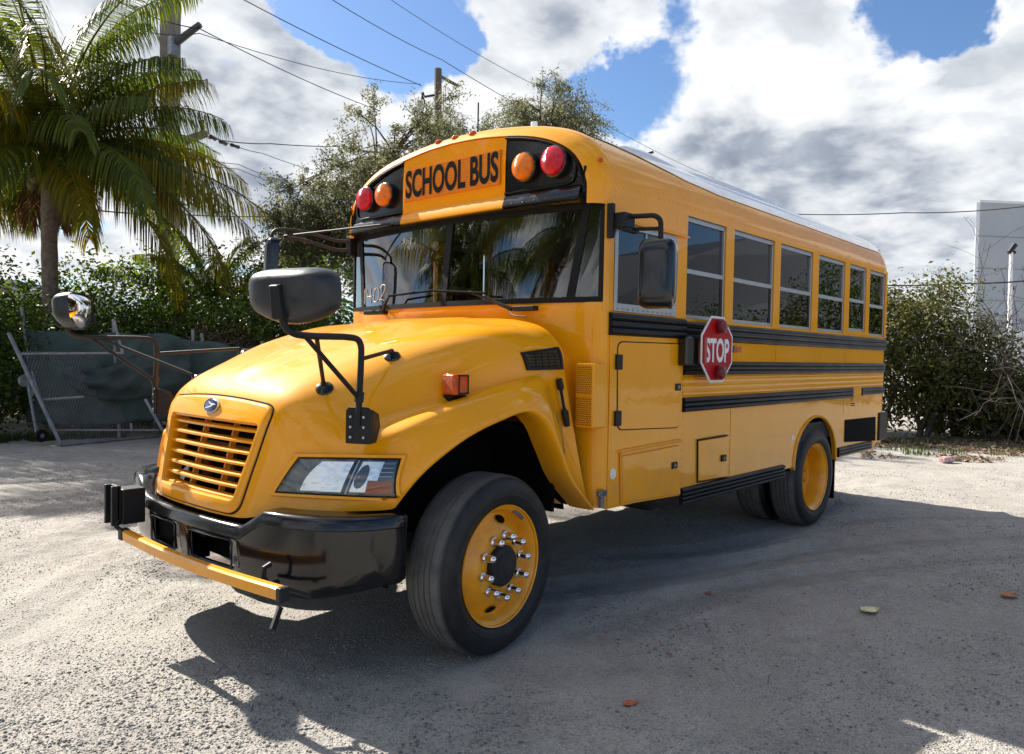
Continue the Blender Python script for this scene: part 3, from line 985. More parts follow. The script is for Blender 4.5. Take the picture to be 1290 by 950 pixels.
# ---- front bumper
plan = [(0.0, -1.985), (0.20, -1.981), (0.42, -1.964), (0.62, -1.932), (0.80, -1.890), (0.94, -1.832), (1.05, -1.745), (1.125, -1.62), (1.165, -1.47)]
ys = [0.0, .05, .10, .20, .30, .36, .42, .48, .53, .60, .68, .78, .88, .96]
pl2 = []
sp_ = cr_spline([(q[0], q[1]) for q in plan], 12)
sy = np.array([q[0] for q in sp_]); sx = np.array([q[1] for q in sp_])
for y in ys:
    pl2.append((y, float(np.interp(y, sy, sx))))
pl2 += [(1.03, float(np.interp(1.03, sy, sx))), (1.09, float(np.interp(1.09, sy, sx))), (1.125, -1.62), (1.150, -1.54), (1.165, -1.47)]
full = [(-y, x) for (y, x) in pl2[::-1]] + pl2[1:]


def btop(y):
    t_ = max(0, min(1, (abs(y) - .52) / .16))
    t_ = t_ * t_ * (3 - 2 * t_)
    return .708 + .088 * t_


rws = []
for (y, x) in full:
    zt_ = btop(y)
    n_ = Vector((0, 0, 0))
    i = full.index((y, x))
    p0, p1 = full[max(0, i - 1)], full[min(len(full) - 1, i + 1)]
    tang = Vector((p1[1] - p0[1], p1[0] - p0[0], 0)).normalized()
    nn = Vector((tang.y, -tang.x, 0))
    if nn.dot(Vector((-1, y * .9, 0))) < 0:
        nn = -nn
    row = []
    lift = .055 * max(0, min(1, (abs(y) - .85) / .3)) ** 1.5
    for (z, ins) in ((.400 + lift, .12), (.405 + lift, .075), (.425 + lift, .046), (.465 + lift * .5, .026), (.498, .018), (.565, .012), (.632, .010), (zt_ - .062, .008), (zt_ - .056, .000), (zt_ - .018, .006), (zt_ - .006, .014), (zt_, .030), (zt_ - .002, .16)):
        row.append(Vector((x, y, z)) - nn * ins)
    rws.append(row)
hole = [(.05, .36), (-.48, -.10)]


def skp(i, j):
    ym = (full[i][0] + full[i + 1][0]) / 2
    return any(a < ym < b_ for a, b_ in hole) and 4 <= j <= 5


bump_o = MB().grid(rws, skp).build('front_bumper', black, BUS, smooth=True, angle=40, solid=0.02)
mb = MB()
for a, b_ in hole:
    lip = [(a + .012, .496), (b_ - .012, .496), (b_, .508), (b_, .622), (b_ - .012, .634), (a + .012, .634), (a, .622), (a, .508)]
    pth = [Vector((float(np.interp(abs(q[0]), sy, sx)) + 0.002, q[0], q[1])) for q in lip]
    mb.tube(pth + [pth[0]], 0.006, 6, False)
mb.build('opening_lip', black, bump_o, smooth=True)
# tow hook and the gate rest under the bumper
tow = MB()
tow.tube([(-1.90, -.80, .50), (-1.95, -.80, .50), (-1.975, -.80, .535), (-1.97, -.80, .575), (-1.94, -.80, .585)], .012, 8)
tow.tube([(-1.93, -.74, .49), (-1.87, -1.02, .475)], .010, 8)
tow.tube([(-1.97, -.93, .43), (-2.03, -.97, .36)], .014, 8)
tow.build('gate_rest', black_matte, bump_o, smooth=True)

# crossing gate along the bumper
gate = holder('crossing_gate', BUS, (-2.05, .48, .66))
mb = MB().box(-2.085, -1.965, .445, .565, .575, .765)
mb.build('gate_housing', black_matte, gate, bevel=0.006)
mb = MB()
mb.box(-2.135, -2.095, .455, .475, .575, .785)
mb.box(-2.135, -2.095, .545, .565, .575, .785)
mb.box(-2.108, -2.088, .455, .565, .575, .785)
mb.build('gate_hinge', black_matte, gate, bevel=0.003)
mb = MB()
for z in (.61, .66, .71, .755):
    mb.lathe([(0, .004), (.008, .004), (.008, 0)], (-2.109, .51, z), (-1, 0, 0), 10)
mb.build('hinge_bolt', galv, gate)
MB().tube([(-2.10, .46, .60), (-2.115, .46, .575), (-2.10, .42, .548)], .012, 8).build('gate_link', black_matte, gate, smooth=True)
bar = []
for i in range(13):
    t_ = i / 12
    y = .38 - 1.43 * t_
    bar.append((-2.092 - .030 * math.sin(math.pi * t_) + .05 * t_, y, .534 - .006 * math.sin(math.pi * t_)))
rws = []
for q in bar:
    rws.append([Vector(q) + Vector(d) for d in ((-.018, 0, -.024), (-.020, 0, .020), (-.008, 0, .027), (.020, 0, .027), (.020, 0, -.024), (-.018, 0, -.024))])
MB().grid(rws).build('gate_bar', yellow, gate, smooth=True, angle=30)
q0, q1 = bar[0], bar[-1]
for q, d in ((q0, .05), (q1, -.035)):
    MB().box(q[0] - .024, q[0] + .024, min(q[1], q[1] + d), max(q[1], q[1] + d), q[2] - .028, q[2] + .031).build('gate_end_cap', black_matte, gate, bevel=0.006)

# ---- cowl wall under the windshield
ycols = [-1.22, -1.219, -1.21, -1.19, -1.15, -1.08, -.98, -.85, -.65, -.4, -.2, 0]
xs_c = [0.0, -.02, -.045, -.066, -.090] + [None] * 7
cols = []
for y, x in zip(ycols, xs_c):
    cols.append((y, BX(y) if x is None else x))
cols = cols + [(-y, x) for (y, x) in cols[::-1][1:]]
rws = []
for (y, x) in cols:
    rws.append([Vector((x + (0.0 if abs(y) > 1.2 else .0), y, z)) for z in (.632, 1.0, 1.4, 1.70, 1.76)] + [Vector((x - .012 * (1 - abs(y) / 1.22), y, 1.80)), Vector((x, y, 1.838)), Vector((x + .03, y, 1.842))])
MB().grid(rws).build('cowl', yellow, BUS, smooth=True, angle=60)
MB().prism([(-.285, -1.075, 1.12), (-.285, 1.075, 1.12), (-.285, 1.02, 1.50), (-.285, .86, 1.63), (-.285, .5, 1.70), (-.285, -.5, 1.70), (-.285, -.86, 1.63), (-.285, -1.02, 1.50)], (.215, 0, 0)).build('firewall', yellow, BUS)
# perforated intake box on the driver's corner
box_i = MB().box(-.182, -.045, -1.243, -1.112, 1.108, 1.480).build('intake_box', yellow, BUS, bevel=0.010)
mb = MB()
perf = mat('perforated_panel', (.55, .22, .012), .5)
t = NT(perf.node_tree)
co = t.new('ShaderNodeTexCoord').outputs['Object']
sc_ = t.vmath('MULTIPLY', co, (1, 82, 82))
sepp = t.new('ShaderNodeSeparateXYZ', {0: sc_})
rowi = t.math('FLOOR', sepp.outputs[2])
shift = t.math('MULTIPLY', t.math('MODULO', t.math('ABSOLUTE', rowi), 2.0), 0.5)
fx = t.math('SUBTRACT', t.math('FRACT', t.math('ADD', sepp.outputs[1], shift)), 0.5)
fz = t.math('SUBTRACT', t.math('FRACT', sepp.outputs[2]), 0.5)
rr_ = t.math('SQRT', t.math('ADD', t.math('MULTIPLY', fx, fx), t.math('MULTIPLY', fz, fz)))
t.set(t.n['Principled BSDF'], 'Base Color', t.mix(t.maprange(rr_, .27, .33), (.02, .012, .004), (.80, .31, .010)))
mb.box(-.1845, -.181, -1.228, -1.124, 1.125, 1.465)
mb.build('intake_screen', perf, box_i)
mb = MB().box(-.188, -.180, -1.232, -1.120, 1.285, 1.303)
mb.build('screen_strap', yellow, box_i)
# small step loop at the foot of the cowl
ov = [(-.062 + .040 * math.cos(q), -1.236, .722 + .017 * math.sin(q)) for q in np.linspace(0, 2 * math.pi, 21)]
hk = MB().tube(ov, .007, 8, False)
hk.box(-.082, -.045, -1.238, -1.222, .640, .700)
hk.box(-.095, -.03, -1.231, -1.215, .708, .736)
hk.build('cowl_hook', galv, BUS, smooth=True, angle=40)

# ---- windshield
def ws(y, t_):
    """point on the glass: t=0 at the lower edge, 1 at the top"""
    return Vector((BX(y) + (TX(y) - BX(y)) * t_, y, 1.845 + (2.425 - .012 * abs(y) - 1.845) * t_))


def pane(y0b, y1b, y0t, y1t, n=10, off=0.0, m_=4):
    rws_ = []
    for j in range(m_ + 1):
        t_ = j / m_
        rws_.append([ws((y0b + (y1b - y0b) * i / n) * (1 - t_) + (y0t + (y1t - y0t) * i / n) * t_, t_) + Vector((off, 0, 0)) for i in range(n + 1)])
    return rws_


for s in (-1, 1):
    wsp = MB().grid(pane(s * .03, s * .985, s * .03, s * 1.075)).build('windshield', front_glass, BUS, smooth=True)
    MB().grid(pane(s * 1.025, s * 1.195, s * 1.11, s * 1.198, 5)).build('corner_window', front_glass, BUS, smooth=True)
mb = MB()
def strip(fn0, fn1, n, w, d=.02, dx=-.008):
    """flat black moulding between two edge curves on the glass"""
    a = [fn0(i / n) for i in range(n + 1)]
    b_ = [fn1(i / n) for i in range(n + 1)]
    o1, o2 = Vector((dx, 0, 0)), Vector((dx + d, 0, 0))
    return [[q + o2 for q in a], [q + o1 for q in a], [q + o1 for q in b_], [q + o2 for q in b_]]


mb.grid(strip(lambda u: ws(-1.20 + 2.40 * u, -.012), lambda u: ws(-1.20 + 2.40 * u, .045), 30, .03))
mb.grid(strip(lambda u: ws(-1.20 + 2.40 * u, .955), lambda u: ws(-1.20 + 2.40 * u, 1.02), 30, .03))
mb.grid(strip(lambda u: ws(-.030, u), lambda u: ws(.030, u), 4, .03))
for s in (-1, 1):
    mb.grid(strip(lambda u: ws(s * (.978 + .09 * u), u), lambda u: ws(s * (1.028 + .085 * u), u), 6, .03))
    mb.grid(strip(lambda u: ws(s * (1.178 + .004 * u), u), lambda u: ws(s * 1.205, u), 4, .03))
mb.build('windshield_moulding', seal, BUS)
# driver's-side and door-side corner posts
for s in (-1, 1):
    MB().prism([(-.058, s * 1.203, 1.79), (-.045, s * 1.214, 1.79), (-.02, s * 1.22, 1.79), (.030, s * 1.22, 1.79), (.030, s * 1.17, 1.79), (-.03, s * 1.17, 1.79)], (0, 0, .69)).build('corner_post', yellow, BUS, bevel=0.004)
# wipers
for (pv, el, b0, b1) in (((-.235, .60, 1.812), (-.262, .50, 1.925), (-.262, .505, 1.925), (-.255, .02, 1.945)),
                         ((-.218, -.64, 1.803), (-.262, -.30, 1.925), (-.262, -.46, 1.905), (-.268, .02, 1.940))):
    w = MB().tube([pv, Vector(pv).lerp(Vector(el), .5) + Vector((-.01, 0, 0)), el], [.014, .010, .007], 8).build('wiper', black_matte, BUS, smooth=True)
    MB().tube([b0, b1], .008, 6).build('wiper_blade', void, w)
    MB().box(pv[0] - .02, pv[0] + .03, pv[1] - .02, pv[1] + .21 * (1 if pv[1] > 0 else -.9), pv[2] - .014, pv[2] + .016).build('wiper_mount', black_matte, w, bevel=0.004)
MB().tube([(-.225, -.62, 1.80), (-.25, -.66, 1.77), (-.27, -.72, 1.755), (-.27, -.80, 1.752)], .004, 6).build('washer_hose', seal, BUS)
# grease-pencil number on the passenger pane
mb = MB()
strokes = [[(1.015, .11), (.985, .205), (.985, .05)], [(.965, .20), (.945, .125), (.885, .125)], [(.905, .205), (.895, .055)],
           [(.855, .17), (.835, .20), (.805, .19), (.795, .13), (.81, .075), (.84, .065), (.86, .10), (.855, .17)],
           [(.775, .19), (.755, .225), (.725, .215), (.72, .18), (.765, .10), (.785, .075), (.76, .085), (.715, .07)]]
for st in strokes:
    sm = cr_spline([(q[0], q[1]) for q in st], 4) if len(st) > 3 else st
    mb.tube([ws(.98 + (q[0] - .98) * 1.15, q[1] * 1.35 + .01) + Vector((-.003, 0, 0)) for q in sm], .0040, 5)
mb.build('written_number', white_paint, BUS)
# visor-like dark band behind the glass top, interior pole, dash, wheel, seats
inside = holder('interior', BUS, (1.0, 0, .95))
MB().box(-.02, 5.28, -1.19, 1.19, .93, .955).build('floor', floor_m, inside)
MB().prism([(-.03, -1.00, 1.50), (-.02, -1.00, 1.80), (.12, -1.00, 1.84), (.34, -1.00, 1.74), (.36, -1.00, 1.50)], (0, 1.65, 0)).build('dashboard', dash, inside, bevel=0.02)
MB().box(-.08, .05, .30, .98, 1.835, 1.865).build('dash_tray', paperm, inside, bevel=0.008)
MB().box(-.09, .02, -.50, .20, 1.862, 1.885).build('dash_tray', paperm, inside, bevel=0.008)
rg = []
for i in range(33):
    a = 2 * math.pi * i / 32
    rg.append(Vector((.42 + .10 * math.sin(a) * .9, -.62 + .225 * math.cos(a), 1.78 + .205 * math.sin(a))))
sw = MB().tube(rg, .016, 8, False)
sw.tube([(.42, -.84, 1.78), (.42, -.40, 1.78)], .014, 6).tube([(.42, -.62, 1.78), (.22, -.62, 1.62)], .03, 8)
sw.build('steering_wheel', black_matte, inside, smooth=True)
MB().tube([(.62, .42, .95), (.62, .42, 2.90)], .018, 10).build('grab_pole', chrome, inside, smooth=True)
MB().box(.55, .60, .40, 1.15, .95, 1.75).build('modesty_panel', liner, inside, bevel=0.01)
ds = MB().box(.70, 1.15, -.90, -.38, 1.35, 1.48).box(1.08, 1.2, -.88, -.40, 1.45, 2.12)
ds.build('driver_seat', seat_vinyl, inside, bevel=0.04, segs=3)
MB().box(-.06, .02, -.14, .16, 2.28, 2.40).build('rear_view_mirror', black_matte, inside, bevel=0.02)
seat0 = None
for i in range(6):
    for s in (-1, 1):
        x = 1.42 + .66 * i
        if seat0 is None:
            seat0 = MB().box(x - .42, x + .03, s * .25, s * 1.14, 1.30, 1.42).box(x - .02, x + .10, s * .25, s * 1.14, 1.38, 1.98).build('passenger_seat', seat_vinyl, inside, bevel=0.04, segs=3)
            sx0 = x
        else:
            c = seat0.copy()
            COL.objects.link(c)
            c.location.x = seat0.location.x + (x - sx0)
            if s > 0:
                c.location.y = seat0.location.y + 1.39
mb = MB()
mb.grid([[Vector((x, y * .975, z - .03)) for (y, z) in ROOF] for x in (0.02, 1.2, 2.4, 3.6, 5.25)])
mb.build('headliner', liner, inside, smooth=True)

# ---- roof shell, front cap and tail
rws = [[Vector((x, y, z)) for (y, z) in ROOF] for x in (0.0, .02, .6, 1.2, 1.8, 2.4, 3.0, 3.6, 4.2, 4.8, 5.14)]
roof_mb = MB().grid(rws)


def roof_in(d):
    """the roof section drawn in by d towards the middle"""
    out = []
    for (y, z) in ROOF:
        k = min(1.0, max(0.0, (z - 2.474) / .35))
        out.append((y * (1 - d / 1.22), z - d * (0.25 + .75 * k) * (1 if z > 2.5 else k)))
    return out


# the tail: side, roof and rear wall in one closed shell
low = [(-1.22, .97), (-1.22, 1.3), (-1.22, 1.79), (-1.22, 2.2)]
def tail(d):
    top = roof_in(d)
    return [(y * (1 - d / 1.22), z) for (y, z) in low] + top + [(-y * (1 - d / 1.22), z) for (y, z) in low[::-1]]
rws = []
for x, d in ((5.14, 0), (5.20, .001), (5.25, .010), (5.29, .030), (5.32, .062), (5.338, .11), (5.343, .18)):
    rws.append([Vector((x, y, z)) for (y, z) in tail(d)])
# join the sections only above the windows on the sides' straight run behind the last window
nlow = len(low)
tm = MB().grid(rws, skip=lambda i, j: i == 0 and (j < nlow or j >= len(rws[0]) - nlow - 1))
base = len(tm.v)
tm.add(rws[-1], [tuple(range(len(rws[-1])))])
rear_shell = tm.build('rear_shell', yellow, BUS, smooth=True, angle=45)
MB().box(5.341, 5.350, -.45, .45, 1.75, 2.35).build('rear_window', side_glass, rear_shell)
for s in (-1, 1):
    MB().lathe([(0, .022), (.03, .02), (.045, 0)], (5.29, s * 1.09, 2.72), (.6, s * .6, .5), 14).build('rear_marker', red_lens, BUS, smooth=True)

cap_secs = [(0.0, 0.0, 0), (-.02, .001, 0), (-.055, .007, 0), (-.09, .022, 0), (-.122, .048, 0), (-.143, .082, 0)]
capr = []
for x, d, _ in cap_secs:
    sec = [(y * (1 - d / 1.22), z - d * min(1, max(0, (z - 2.40) / .45)) * .95) for (y, z) in [(-1.22, 2.405), (-1.22, 2.44)] + ROOF + [(1.22, 2.44), (1.22, 2.405)]]
    capr.append([Vector((x - .012 * (1 - (y / 1.22) ** 2), y, z)) for (y, z) in sec])
cap = MB().grid(capr)
front_edge = capr[-1]
# inset step behind which the lamp panels sit
inner = [Vector((-.122, q.y * .985, q.z - .006 * (1 if q.z > 2.6 else 0))) for q in front_edge]
cap.grid([front_edge, inner])
front_cap = cap.build('front_cap', yellow, BUS, smooth=True, angle=50)
# the face inside the step, split into black lamp panels and the yellow sign panel
def top_z(y):
    zs = [(q.y, q.z) for q in inner]
    best = None
    for (y0, z0), (y1, z1) in zip(zs, zs[1:]):
        if (y0 - y) * (y1 - y) <= 0 and abs(y1 - y0) > 1e-6 and max(z0, z1) > 2.5:
            best = z0 + (z1 - z0) * (y - y0) / (y1 - y0)
    return best


ymax = max(q.y for q in inner)
def face_x(y):
    return -.132 - .014 * (1 - (y / 1.2) ** 2)


def facepanel(name, yl, m_, par, inset=0.0, zlo=2.475, xoff=0.0):
    rws_ = []
    for y in yl:
        zt_ = top_z(y) - inset
        rws_.append([Vector((face_x(y) + xoff + .022 * max(0.0, (t_ - .62)) , y, zlo + (zt_ - zlo) * t_)) for t_ in (0, .2, .4, .62, .8, 1.0)])
    return MB().grid(rws_).build(name, m_, par, smooth=True, angle=60)


e_ = ymax - .002
sgn_panel = facepanel('sign_panel', [-.5, -.4, -.2, 0, .2, .4, .5], yellow, BUS, 0, 2.475, -.006)
for s in (-1, 1):
    yl = [s * q for q in (.5, .62, .75, .86, .94, .99, 1.02, 1.045, 1.06, e_)]
    lp = facepanel('lamp_panel', yl, black, BUS, .0, 2.475, .0)
    # thin rubber edge along the black panel's rim
    rim = [Vector((face_x(y) - .006, y, top_z(y) - .008)) for y in yl] + [Vector((face_x(e_) - .006, s * e_, z)) for z in (2.62, 2.56, 2.50)]
    MB().tube(rim, .009, 6).build('panel_gasket', seal, lp, smooth=True)
    MB().tube([Vector((face_x(y) - .010, y, 2.535 + .0)) for y in (s * .5, s * .7, s * .9, s * 1.0)] + [Vector((face_x(1.03) - .008, s * 1.035, 2.548)), Vector((face_x(1.05) - .006, s * 1.052, 2.58)), Vector((face_x(1.05) - .006, s * 1.055, 2.66))], .007, 6).build('panel_bead', black, lp, smooth=True)
# lip along the bottom of the cap
def lip(y0, y1, m_, nm, n=10):
    rws_ = []
    for i in range(n + 1):
        y = y0 + (y1 - y0) * i / n
        x = face_x(y)
        k = .5 + .5 * min(1, max(0, (1.22 - abs(y)) / .15))
        sec = [(x, 2.530), (x - .012 * k, 2.515), (x - .030 * k, 2.462), (x - .030 * k, 2.446), (x - .012 * k, 2.432), (x + .055, 2.424)]
        rws_.append([Vector((a, y, z - .010 * (abs(y) / 1.1) ** 2)) for a, z in sec])
    return MB().grid(rws_).build(nm, m_, BUS, smooth=True, angle=40)


lip(-.5, .5, yellow, 'cap_lip')
lip(.5, 1.09, black, 'cap_lip')
lip(-.5, -1.09, black, 'cap_lip')
mb = MB()
for s in (-1, 1):
    for i in range(6):
        y = s * (.58 + .09 * i)
        mb.ellipsoid((face_x(y) - .032, y, 2.462), (.003, 0, 0), (0, .004, 0), (0, 0, .004), 8, 6)
mb.build('lip_rivet', galv, BUS, smooth=True)
# underside closing plate
MB().add([(-.19, -1.1, 2.43), (-.19, 1.1, 2.43), (.0, 1.2, 2.41), (.0, -1.2, 2.41)], [(0, 1, 2, 3)]).build('cap_soffit', black_matte, BUS)

# SCHOOL BUS sign
sgx = -.163
sg = MB().box(sgx, sgx + .012, -.465, .465, 2.600, 2.822).build('school_bus_sign', sign_orange, BUS)
mb = MB()
for i in range(13):
    z = 2.609 + i * .0170
    mb.box(sgx - .0018, sgx + .002, -.462, .462, z, z + .0035)
mb.build('sign_ribbing', mat('sign_orange_rib', (.80, .27, .02), .3), sg)
mb = letters(MB(), 'SCHOOL BUS', (sgx - .004, .452, 2.618), (0, -1, 0), (0, 0, 1), .905, .196, .030)
mb.build('sign_lettering', letter_black, sg)

# warning lamps
for s in (-1, 1):
    for (yy, m_, r) in ((.911, red_lens, .086), (.680, amber_lens, .083)):
        x0 = face_x(yy) - .004
        wl_ = holder('warning_lamp', BUS, (x0, s * yy, 2.674))
        MB().lathe([(r * 1.10, 0), (r * 1.10, .030), (r * 1.0, .036), (r * .98, .0)], (x0, s * yy, 2.674), (-1, 0, 0), 36, None, False).build('lamp_ring', black, wl_, smooth=True)
        MB().lathe([(r * .99, .02), (r * .99, .048), (r * .93, .060), (r * .75, .072), (r * .45, .081), (r * .2, .084), (0, .085)], (x0, s * yy, 2.674), (-1, 0, 0), 36).build('lamp_lens', m_, wl_, smooth=True)
# marker lamps along the brow
for y in (-.165, 0, .165):
    MB().ellipsoid((-.118, y, 2.985), (.022, 0, 0), (0, .028, 0), (.008, 0, .018), 14, 8).build('clearance_lamp', orange_lens, BUS, smooth=True)
for s in (-1, 1):
    MB().ellipsoid((-.085, s * 1.19, 2.655), (.016, 0, 0), (0, s * .014, 0), (0, 0, .016), 14, 8).build('clearance_lamp', orange_lens, BUS, smooth=True)

# white roof cover, its flutes and ridges imitating dark reflections
def edge_y(x):
    """half width where the white starts"""
    pts = [(0.02, 1.00), (.25, 1.045), (.6, 1.115), (.95, 1.150), (1.4, 1.165), (5.14, 1.165)]
    return float(np.interp(x, [q[0] for q in pts], [q[1] for q in pts]))


ry = np.array([q[0] for q in ROOF]); rz = np.array([q[1] for q in ROOF])
rws = []
for x in np.concatenate([np.linspace(.02, 1.4, 16), np.linspace(1.6, 5.14, 10)]):
    e = edge_y(x)
    row = []
    for k in range(49):
        y = -e + 2 * e * k / 48
        z = float(np.interp(y, ry, rz))
        row.append(Vector((x, y * 1.003, z + .005)))
    rws.append(row)
white = MB().grid(rws).build('white_roof_cover', white_roof, BUS, smooth=True, angle=180)
for s in (-1, 1):
    for yy, x0 in ((.45, .04),):
        z = float(np.interp(s * yy, ry, rz))
        pth = [(x0, s * yy, z - .004), (x0 + .12, s * yy, z + .006), (5.0, s * yy, z + .006), (5.12, s * yy, z - .004)]
        MB().tube(pth, .022, 8).build('roof_flute_and_streak', white_roof, white, smooth=True)
    for x0, x1, y0, y1, r in ((.30, 1.22, 1.03, .97, .034), (1.18, 3.7, .99, .93, .032)):  # tapered ridges added so their shaded flanks imitate dark reflections
        pth, rad = [], []
        for i in range(13):
            u_ = i / 12
            yy = y0 + (y1 - y0) * u_
            z = float(np.interp(s * yy, ry, rz))
            pth.append((x0 + (x1 - x0) * u_, s * yy, z - .004))
            rad.append(.003 + r * math.sin(math.pi * u_ ** .6) ** .8)
        MB().tube(pth, rad, 10).build('roof_flute_and_streak', white_roof, white, smooth=True)
rws = []
for x, d in ((5.135, 0), (5.20, .001), (5.25, .010), (5.29, .030)):
    sec = [(y, z + .005) for (y, z) in roof_in(d) if abs(y) < 1.15]
    rws.append([Vector((x, y, z)) for (y, z) in sec])
MB().grid(rws).build('rear_roof_cover', white_roof, white, smooth=True, angle=180)
MB().tube([(1.36, -.55, 2.97), (1.36, -.55, 3.08)], .012, 6).tube([(1.36, -.55, 3.08), (1.42, -.60, 3.11)], .01, 6).build('roof_aerial', black_matte, BUS)
MB().tube([(.12, -.50, 2.97), (.12, -.50, 3.05)], .022, 8).build('roof_stub', white_paint, BUS, smooth=True)
MB().tube([(-.02, -.12, 3.0), (-.02, -.12, 3.22)], .006, 6).build('roof_antenna', wire_m, BUS)
mb = roof_mb
def rivet(x, y, z, ny, r=.008):
    mb.ellipsoid((x, y, z), (r, 0, 0), (0, .004, 0), (0, 0, r), 6, 4)
for x in np.arange(.05, 5.2, .058):
    rivet(x, -1.2195, 2.530, -1)
for xs_ in (.86, 1.51, 2.35, 3.18, 4.0, 4.62):
    for z in np.arange(2.54, 2.8, .05):
        y = -float(np.interp(z, rz[:len(rz) // 2 + 1], -ry[:len(ry) // 2 + 1]))
        rivet(xs_ - .02, y, z, -1)
        rivet(xs_ + .02, y, z, -1)
for z in np.arange(2.46, 2.85, .04):
    y = -float(np.interp(z, rz[:len(rz) // 2 + 1], -ry[:len(ry) // 2 + 1]))
    rivet(.03, y, z, -1, .007)
roof_mb.build('roof', yellow, BUS, smooth=True, angle=180)
# ---- sides
def prof_rail(s, x0, x1, z0, z1, par, name='rub_rail', ribs=3, depth=.024, m_=None):
    """pressed steel rail with ribs"""
    pts = [(0, z0)]
    n = ribs * 6
    for i in range(n + 1):
        t_ = i / n
        pts.append((depth * (.52 + .48 * abs(math.sin(math.pi * ribs * t_)) ** .6), z0 + (z1 - z0) * (.02 + .96 * t_)))
    pts.append((0, z1))
    rows_ = [[Vector((x, s * (HW + y), z)) for (y, z) in pts] for x in (x0, x1)]
    mb_ = MB().grid(rows_)
    for x in (x0, x1):
        mb_.add([Vector((x, s * (HW + y), z)) for (y, z) in pts], [tuple(range(len(pts)))])
    return mb_.build(name, m_ or rail_black, par, smooth=True, angle=50)


WIN = [(.8827, 1.444), (1.5704, 2.2873), (2.4106, 3.1076), (3.2502, 3.933), (4.064, 4.561), (4.676, 5.20)]
for s in (-1, 1):
    # panel with the rear wheel arch cut out
    arch = []
    for k in range(25):
        a = math.pi * k / 24
        arch.append((3.285 - .505 * math.cos(a), .575 + .440 * math.sin(a) ** .9))
    poly = [(.0, 1.788), (.0, .62), (2.76, .60)] + arch + [(3.80, .57), (3.84, .585), (4.83, .585), (4.90, .56), (5.06, .66), (5.07, .97), (5.19, .97), (5.19, 1.788)]
    side_mb = MB().prism([(x, s * HW, z) for x, z in poly], (0, -s * .03, 0))
    if s > 0:
        side_mb.build('side_panel', yellow, BUS)
    else:
        left_mb = side_mb
    # raised paint edge round the arch
    ap = [(2.775, s * (HW + .004), .60)] + [(x, s * (HW + .004), z) for x, z in arch] + [(3.795, s * (HW + .004), .57)]
    MB().tube(ap, .012, 6).build('arch_flange', yellow, BUS, smooth=True)
    # the posts, as wide as the photo shows
    edges = [(.74, .8827)] + [(WIN[i][1], WIN[i + 1][0]) for i in range(5)] + [(5.20, 5.262)]
    if s > 0:
        edges[0] = (.80, .8827)
    for a, c in edges:
        MB().box(a, c, min(s * 1.165, s * HW), max(s * 1.165, s * HW), ZB - .002, ZT + .03).build('window_post', yellow, BUS, bevel=0.005)
    MB().box(.0, .8827, min(s * 1.170, s * (HW - .001)), max(s * 1.170, s * (HW - .001)), 2.318, 2.50).build('window_header', yellow, BUS)
    MB().box(4.02, 4.60, min(s * 1.18, s * (HW + .004)), max(s * 1.18, s * (HW + .004)), ZB - .001, 1.822).build('exit_window_sill', yellow, BUS, bevel=0.003)
    for i, (a, c) in enumerate(WIN):
        z0, z1 = (1.822 if i == 4 else ZB), ZT
        wn_ = holder('window', BUS, ((a + c) / 2, s * 1.20, (z0 + z1) / 2))
        fr = MB()
        yo, yi = s * 1.207, s * 1.178
        lo_, hi_ = min(yo, yi), max(yo, yi)
        zm = z0 + (z1 - z0) * .465
        fr.box(a, c, lo_, hi_, z1 - .032, z1)
        fr.box(a, c, lo_, hi_, z0, z0 + .026)
        fr.box(a, a + .016, lo_, hi_, z0 + .026, z1 - .032)
        fr.box(c - .016, c, lo_, hi_, z0 + .026, z1 - .032)
        fr.build('window_frame', alum, wn_, bevel=0.003)
        rail_ = MB().box(a + .016, c - .016, min(s * 1.211, s * 1.182), max(s * 1.211, s * 1.182), zm - .014, zm + .016)
        rail_.build('meeting_rail', alum, wn_, bevel=0.003)
        MB().box(a + .016, c - .016, min(s * 1.190, s * 1.187), max(s * 1.190, s * 1.187), zm + .016, z1 - .032).build('pane', side_glass, wn_)
        MB().box(a + .016, c - .016, min(s * 1.198, s * 1.195), max(s * 1.198, s * 1.195), z0 + .026, zm - .014).build('pane', side_glass, wn_)
        MB().box(c - .050, c - .016, min(s * 1.201, s * 1.194), max(s * 1.201, s * 1.194), z0 + .026, zm - .014).build('sash_stile', black_matte, wn_)
    prof_rail(s, -.015, .850, 1.648, 1.782, BUS, 'rub_rail', 3, .030)
    prof_rail(s, .852, 5.21, 1.640, 1.768, BUS, 'rub_rail', 3, .026)
    prof_rail(s, .852, 5.20, 1.405, 1.502, BUS, 'rub_rail', 3, .024)
    prof_rail(s, .857, 4.203, 1.156, 1.255, BUS, 'rub_rail', 3, .026)
    prof_rail(s, 4.47, 5.20, 1.170, 1.252, BUS, 'rub_rail', 2, .024)
    prof_rail(s, .848, 2.55, .530, .645, BUS, 'skirt_rail', 4, .030)
    prof_rail(s, 3.845, 4.83, .592, .684, BUS, 'skirt_rail', 3, .024)
    prof_rail(s, .850, 5.19, 1.262, 1.398, BUS, 'fluted_panel', 3, .010, yellow)
    MB().box(4.21, 4.46, min(s * HW, s * (HW + .014)), max(s * HW, s * (HW + .014)), 1.12, 1.262).build('filler_door', yellow, BUS, bevel=0.004)
    MB().prism([(4.03, s * (HW + .003), .725), (4.985, s * (HW + .003), .672), (4.965, s * (HW + .003), .930), (4.03, s * (HW + .003), .944)], (0, s * .006, 0)).build('louvre_panel', void, BUS, bevel=0.003)
    MB().box(5.085, 5.36, min(s * 1.05, s * 1.236), max(s * 1.05, s * 1.236), .665, .966).build('bumper_end', black_matte, BUS, bevel=0.012)
MB().box(5.345, 5.42, -1.20, 1.20, .68, .955).build('rear_bumper', black, BUS, bevel=0.02)
